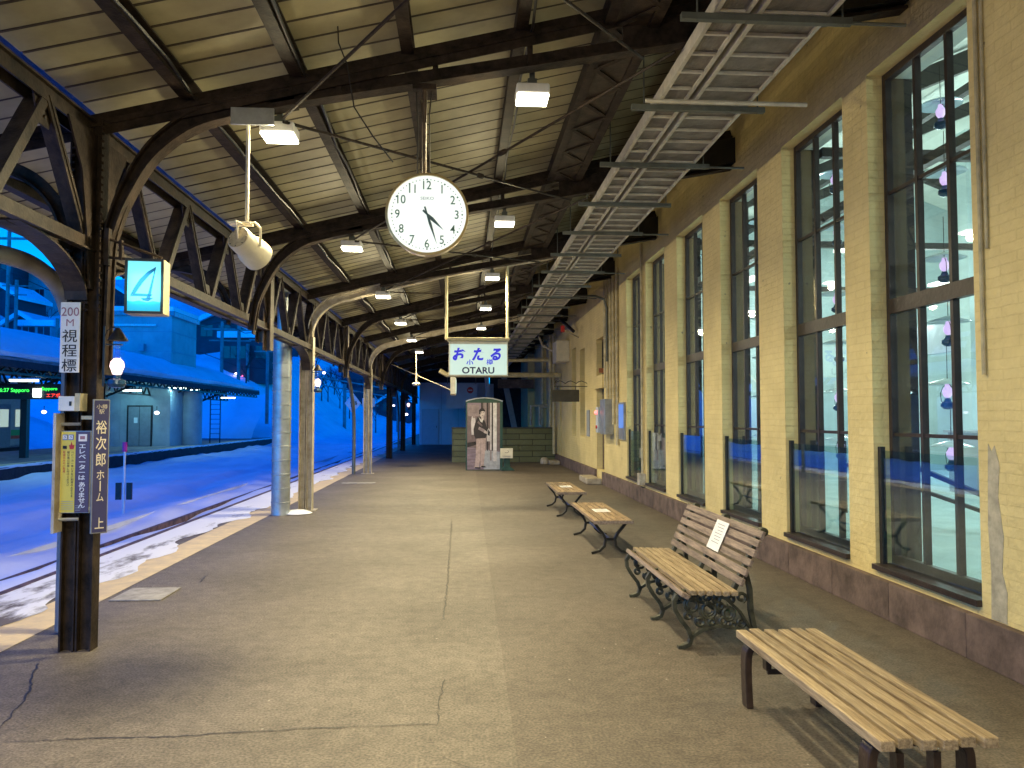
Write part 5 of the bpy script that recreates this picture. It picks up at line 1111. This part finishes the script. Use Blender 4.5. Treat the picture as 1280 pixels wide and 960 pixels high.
for i_, (px_, py_, Y_, w_, dk_, lab) in enumerate([
    (20, 405, 96, 4.0, 1, 'dark low house below the flat roofed building'), (75, 396, 120, 3.6, 1, 'small dark house right of the gabled house'), (112, 385, 130, 4.4, 0, 'pale small house just left of the signs post'),
    (62, 425, 84, 3.0, 0, 'tiny pale hut in front of the steep shed'), (128, 420, 92, 3.6, 1, 'dark hut behind the signs post'), (225, 418, 105, 4.2, 1, 'dark house above the lift tower roof'),
    (238, 440, 92, 3.2, 1, 'dark hut just past the lift tower corner'), (318, 462, 78, 4.6, 1, 'long dark shed below the conifers'), (350, 440, 115, 5.0, 1, 'dark house left of the cream post'),
    (372, 458, 120, 4.2, 0, 'pale house between the column and the cream post'), (425, 462, 125, 5.2, 1, 'dark warehouse above the embankment'), (448, 470, 118, 4.0, 1, 'dark hut above the diamond sign'),
    (495, 488, 120, 5.0, 1, 'dark shed between the first dark posts'), (410, 430, 160, 7.0, 1, 'broad dark house on the ridge between cream frames')]):
    house(hh(px_, py_, Y_), w_, 5, 2.2 + (i_ % 3) * .7, R((i_ * 7) % 15 - 7), lab, 'housedark' if dk_ else 'housewall', i_ % 4 != 3, 2 + i_ % 3)
# trees
def conifer(c, h, w_, lab):
    t = thing('conifer_tree', c, lab, 'tree'); x, y, z = c
    MB().tube([(x, y, z - 1), (x, y, z + h)], [.22, .05], 8).build('trunk', 'bark', t)
    q = MB(); rnd = random.Random(int(x * 10))
    for i in range(90):
        f_ = rnd.random(); zz = z + h * (.12 + .86 * f_); rad = w_ * (1 - f_) ** .8 * rnd.uniform(.7, 1.1) + .2; a_ = rnd.uniform(0, 6.28)
        tip = Vector((x + rad * math.cos(a_), y + rad * math.sin(a_), zz - rad * .25)); b0 = Vector((x, y, zz))
        for k in range(14):
            u = rnd.uniform(.25, 1.05); c_ = b0.lerp(tip, u) + Vector((rnd.uniform(-.25, .25), rnd.uniform(-.25, .25), rnd.uniform(-.15, .1))); s_ = rnd.uniform(.12, .32)
            d1 = Vector((rnd.uniform(-1, 1), rnd.uniform(-1, 1), rnd.uniform(-.5, .3))).normalized() * s_; d2 = Vector((rnd.uniform(-1, 1), rnd.uniform(-1, 1), rnd.uniform(-.3, .3))).normalized() * s_ * .4
            q.add([c_ - d1, c_ + d2, c_ + d1, c_ - d2], [(0, 1, 2, 3)])
    q.build('crown', 'needle', t); return t
conifer(hh(300, 446, 84), 4.2, 2.0, 'dark conifer behind the broad snowy roof')
conifer(hh(318, 440, 92), 3.0, 1.7, 'smaller dark conifer right of the tall one')
conifer(hh(28, 392, 104), 3.0, 1.3, 'dark conifer squeezed between the hill houses')
conifer(hh(168, 384, 125), 4.5, 2.2, 'dark conifer beside the turquoise sign on the hill')
def bare(c, h, lab, seed):
    rnd = random.Random(seed); t = thing('bare_tree', c, lab, 'tree'); q = MB(); base = Vector(c)
    MB().tube([base - Vector((0, 0, 1)), base + Vector((0, 0, h * .45))], [.09, .05], 6).build('trunk', 'bark', t)
    def br_(p_, d_, L, r, n_):
        e_ = p_ + d_ * L; q.tube([p_, e_], [r, r * .6], 4, cap=False)
        if n_ > 0:
            for _ in range(3): br_(p_.lerp(e_, rnd.uniform(.5, 1)), (d_ + Vector((rnd.uniform(-.8, .8), rnd.uniform(-.8, .8), rnd.uniform(-.1, .6)))).normalized(), L * .65, r * .6, n_ - 1)
    for _ in range(4): br_(base + Vector((0, 0, h * rnd.uniform(.2, .45))), Vector((rnd.uniform(-.7, .7), rnd.uniform(-.7, .7), 1)).normalized(), h * .32, .04, 3)
    q.build('crown', 'bark', t)
for i, (px_, py_, Y_, h, lab) in enumerate([(345, 470, 75, 5, 'bare tree behind the grey round column'), (410, 495, 95, 4, 'bare shrub on the embankment left of the diamond sign'), (425, 500, 98, 4.5, 'bare shrub just behind the diamond sign'), (395, 480, 105, 4.5, 'bare shrub by the cream post oil lamp'), (470, 490, 100, 5, 'bare tree right of the far cream frame'), (100, 402, 98, 3.5, 'bare tree left of the signs post on the hill'), (255, 440, 90, 3.5, 'bare tree beside the broad snowy roof'), (232, 405, 115, 4, 'bare tree above the lift tower corner'), (330, 455, 80, 5, 'bare tree right of the broad snowy roof'), (402, 500, 90, 3.5, 'low bare shrub on the slope nearest the cream post'), (418, 495, 104, 4, 'spreading bare shrub high on the slope'), (437, 505, 96, 3.5, 'bare shrub touching the diamond sign pole'), (385, 470, 100, 5, 'tall bare tree left of the cream post'), (360, 470, 90, 5, 'bare tree behind the grey round column edge'), (60, 415, 100, 3.5, 'bare tree in front of the gabled house'), (38, 400, 108, 4, 'bare tree left of the gabled house'), (308, 455, 74, 4, 'bare tree in front of the dark conifers')]):
    bare(hh(px_, py_, Y_), h, lab, i + 3)
# poles, wires
def pole(px_, ptop_, pbot, Y_, lab, arm=True):
    a_ = at(px_, ptop_, Y_); b_ = at(px_, pbot, Y_); t = thing('utility_pole', (a_.x, a_.y, b_.z), lab, 'pole', 'line poles behind the tracks')
    MB().tube([(a_.x, a_.y, b_.z), (a_.x, a_.y, a_.z)], .13 * Y_ / 60, 8).build('shaft', 'conc', t)
    if arm: MB().bar((a_.x - 1.4, a_.y, a_.z - .6), (a_.x + 1.4, a_.y, a_.z - .6), .12, .12).bar((a_.x - 1.0, a_.y, a_.z - 1.5), (a_.x + 1.0, a_.y, a_.z - 1.5), .1, .1).build('cross_arm', 'conc', t)
    return a_
pole(12, 285, 430, 45, 'overhead line mast with insulators at the left edge')
pa = [pole(278, 402, 500, 62, 'pale pole directly left of the dark conifer'), pole(299, 404, 500, 66, 'pale pole in front of the dark conifer'), pole(21, 350, 440, 80, 'pole rising left of the gabled hill house'), pole(335, 415, 530, 60, 'pole close to the grey round column'), pole(72, 398, 470, 70, 'pole behind the snowy canopy left of the signs post', False), pole(388, 455, 545, 110, 'pole between the column and the cream frame'), pole(431, 480, 540, 85, 'thin pole behind the diamond sign', False), pole(310, 430, 545, 75, 'thin pole at the end of the opposite canopy', False), pole(498, 470, 540, 90, 'pole beyond the dark posts', True)]
for i, (a_, b_, lab) in enumerate([(at(0, 335, 60), at(180, 400, 60), 'overhead wire crossing the sky left of the signs post'), (at(0, 318, 60), at(120, 362, 60), 'upper overhead wire under the near arch'), (pa[0], at(212, 402, 60), 'wire from the pale pole to the lift tower'), (pa[0], pa[3], 'wire between the poles by the conifer'), (at(250, 440, 70), at(345, 462, 70), 'lower wire below the conifer'), (at(380, 455, 90), at(520, 492, 90), 'wire over the embankment behind the cream frames'), (at(380, 470, 90), at(520, 480, 90), 'second wire over the embankment')]):
    mid = (a_ + b_) / 2 - Vector((0, 0, .5)); tag(MB().tube([a_, mid, b_], .03, 5).build('overhead_wire', 'dark', loc=a_), lab, 'wire')
gn = thing('catenary_gantry', at(380, 475, 70), 'blue grey overhead line gantry seen past the cream posts', 'gantry')
a_ = at(380, 468, 70); b_ = at(520, 492, 70); MB().bar(a_, b_, .12, .12).bar(a_ - Vector((0, 0, .7)), b_ - Vector((0, 0, .7)), .12, .12).build('beam', 'conc', gn)
# diamond sign
ds = thing('diamond_sign', (-4.2, 30, 2.0), 'white diamond and small plate hanging past the cream frame', 'sign')
dc = at(441, 504, 31); MB().prism([(dc.x - .32, 31, dc.z), (dc.x, 31, dc.z - .42), (dc.x + .32, 31, dc.z), (dc.x, 31, dc.z + .42)], (0, .03, 0)).build('diamond', 'paper', ds); text(MB(), '停', (dc.x + .03, 30.985, dc.z), .3, bold=.01).build('character', 'ink', ds)
dc2 = at(461, 503, 31); MB().box(dc2.x - .26, dc2.x + .24, 31, 31.03, dc2.z - .17, dc2.z + .17).build('plate', 'paper', ds); text(MB(), '2M', (dc2.x, 30.985, dc2.z), .22, bold=.01).build('character', 'ink', ds)
MB().bar((dc.x - .3, 31.05, dc.z + .45), (-2.8, 31.05, dc.z + .45), .03, .03).build('bracket', 'strut', ds)
# far small lamps
fl = None
for i, (px_, py_, Y_, lab) in enumerate([(405, 466, 60, 'bright far lamp above the oil lamp on the cream frame'), (492, 507, 80, 'far lamp between the dark posts'), (508, 518, 60, 'far lamp low beside the second dark post'), (295, 467, 75, 'tiny lamp past the end of the opposite canopy'), (55, 515, 45, 'small lamp right of the train'), (196, 516, 43, 'small lamp on the post by the lift door'), (277, 516, 70, 'pair lamp right of the ladder'), (302, 514, 70, 'small lamp close to the last canopy post'), (70, 378, 109, 'lit window lamp on the gabled hill house')]):
    c = at(px_, py_, Y_)
    if fl is None: fl = thing('distant_lamp', c, lab, 'lamp', 'small distant lamps'); MB().lathe([(0, -.1), (.1, -.06), (.13, 0), (.1, .06), (0, .1)], c, 12).build('bulb', 'farlight', fl); MB().tube([c, c + Vector((0, 0, .35))], .02, 5).build('stem', 'dark', fl)
    else: dup(fl, c, 0, lab)
rl = at(303, 470, 75); tag(MB().lathe([(0, -.1), (.09, 0), (0, .1)], rl, 10).build('red_signal_lamp', 'redlamp', loc=rl), 'tiny red signal lamp past the opposite canopy', 'lamp')
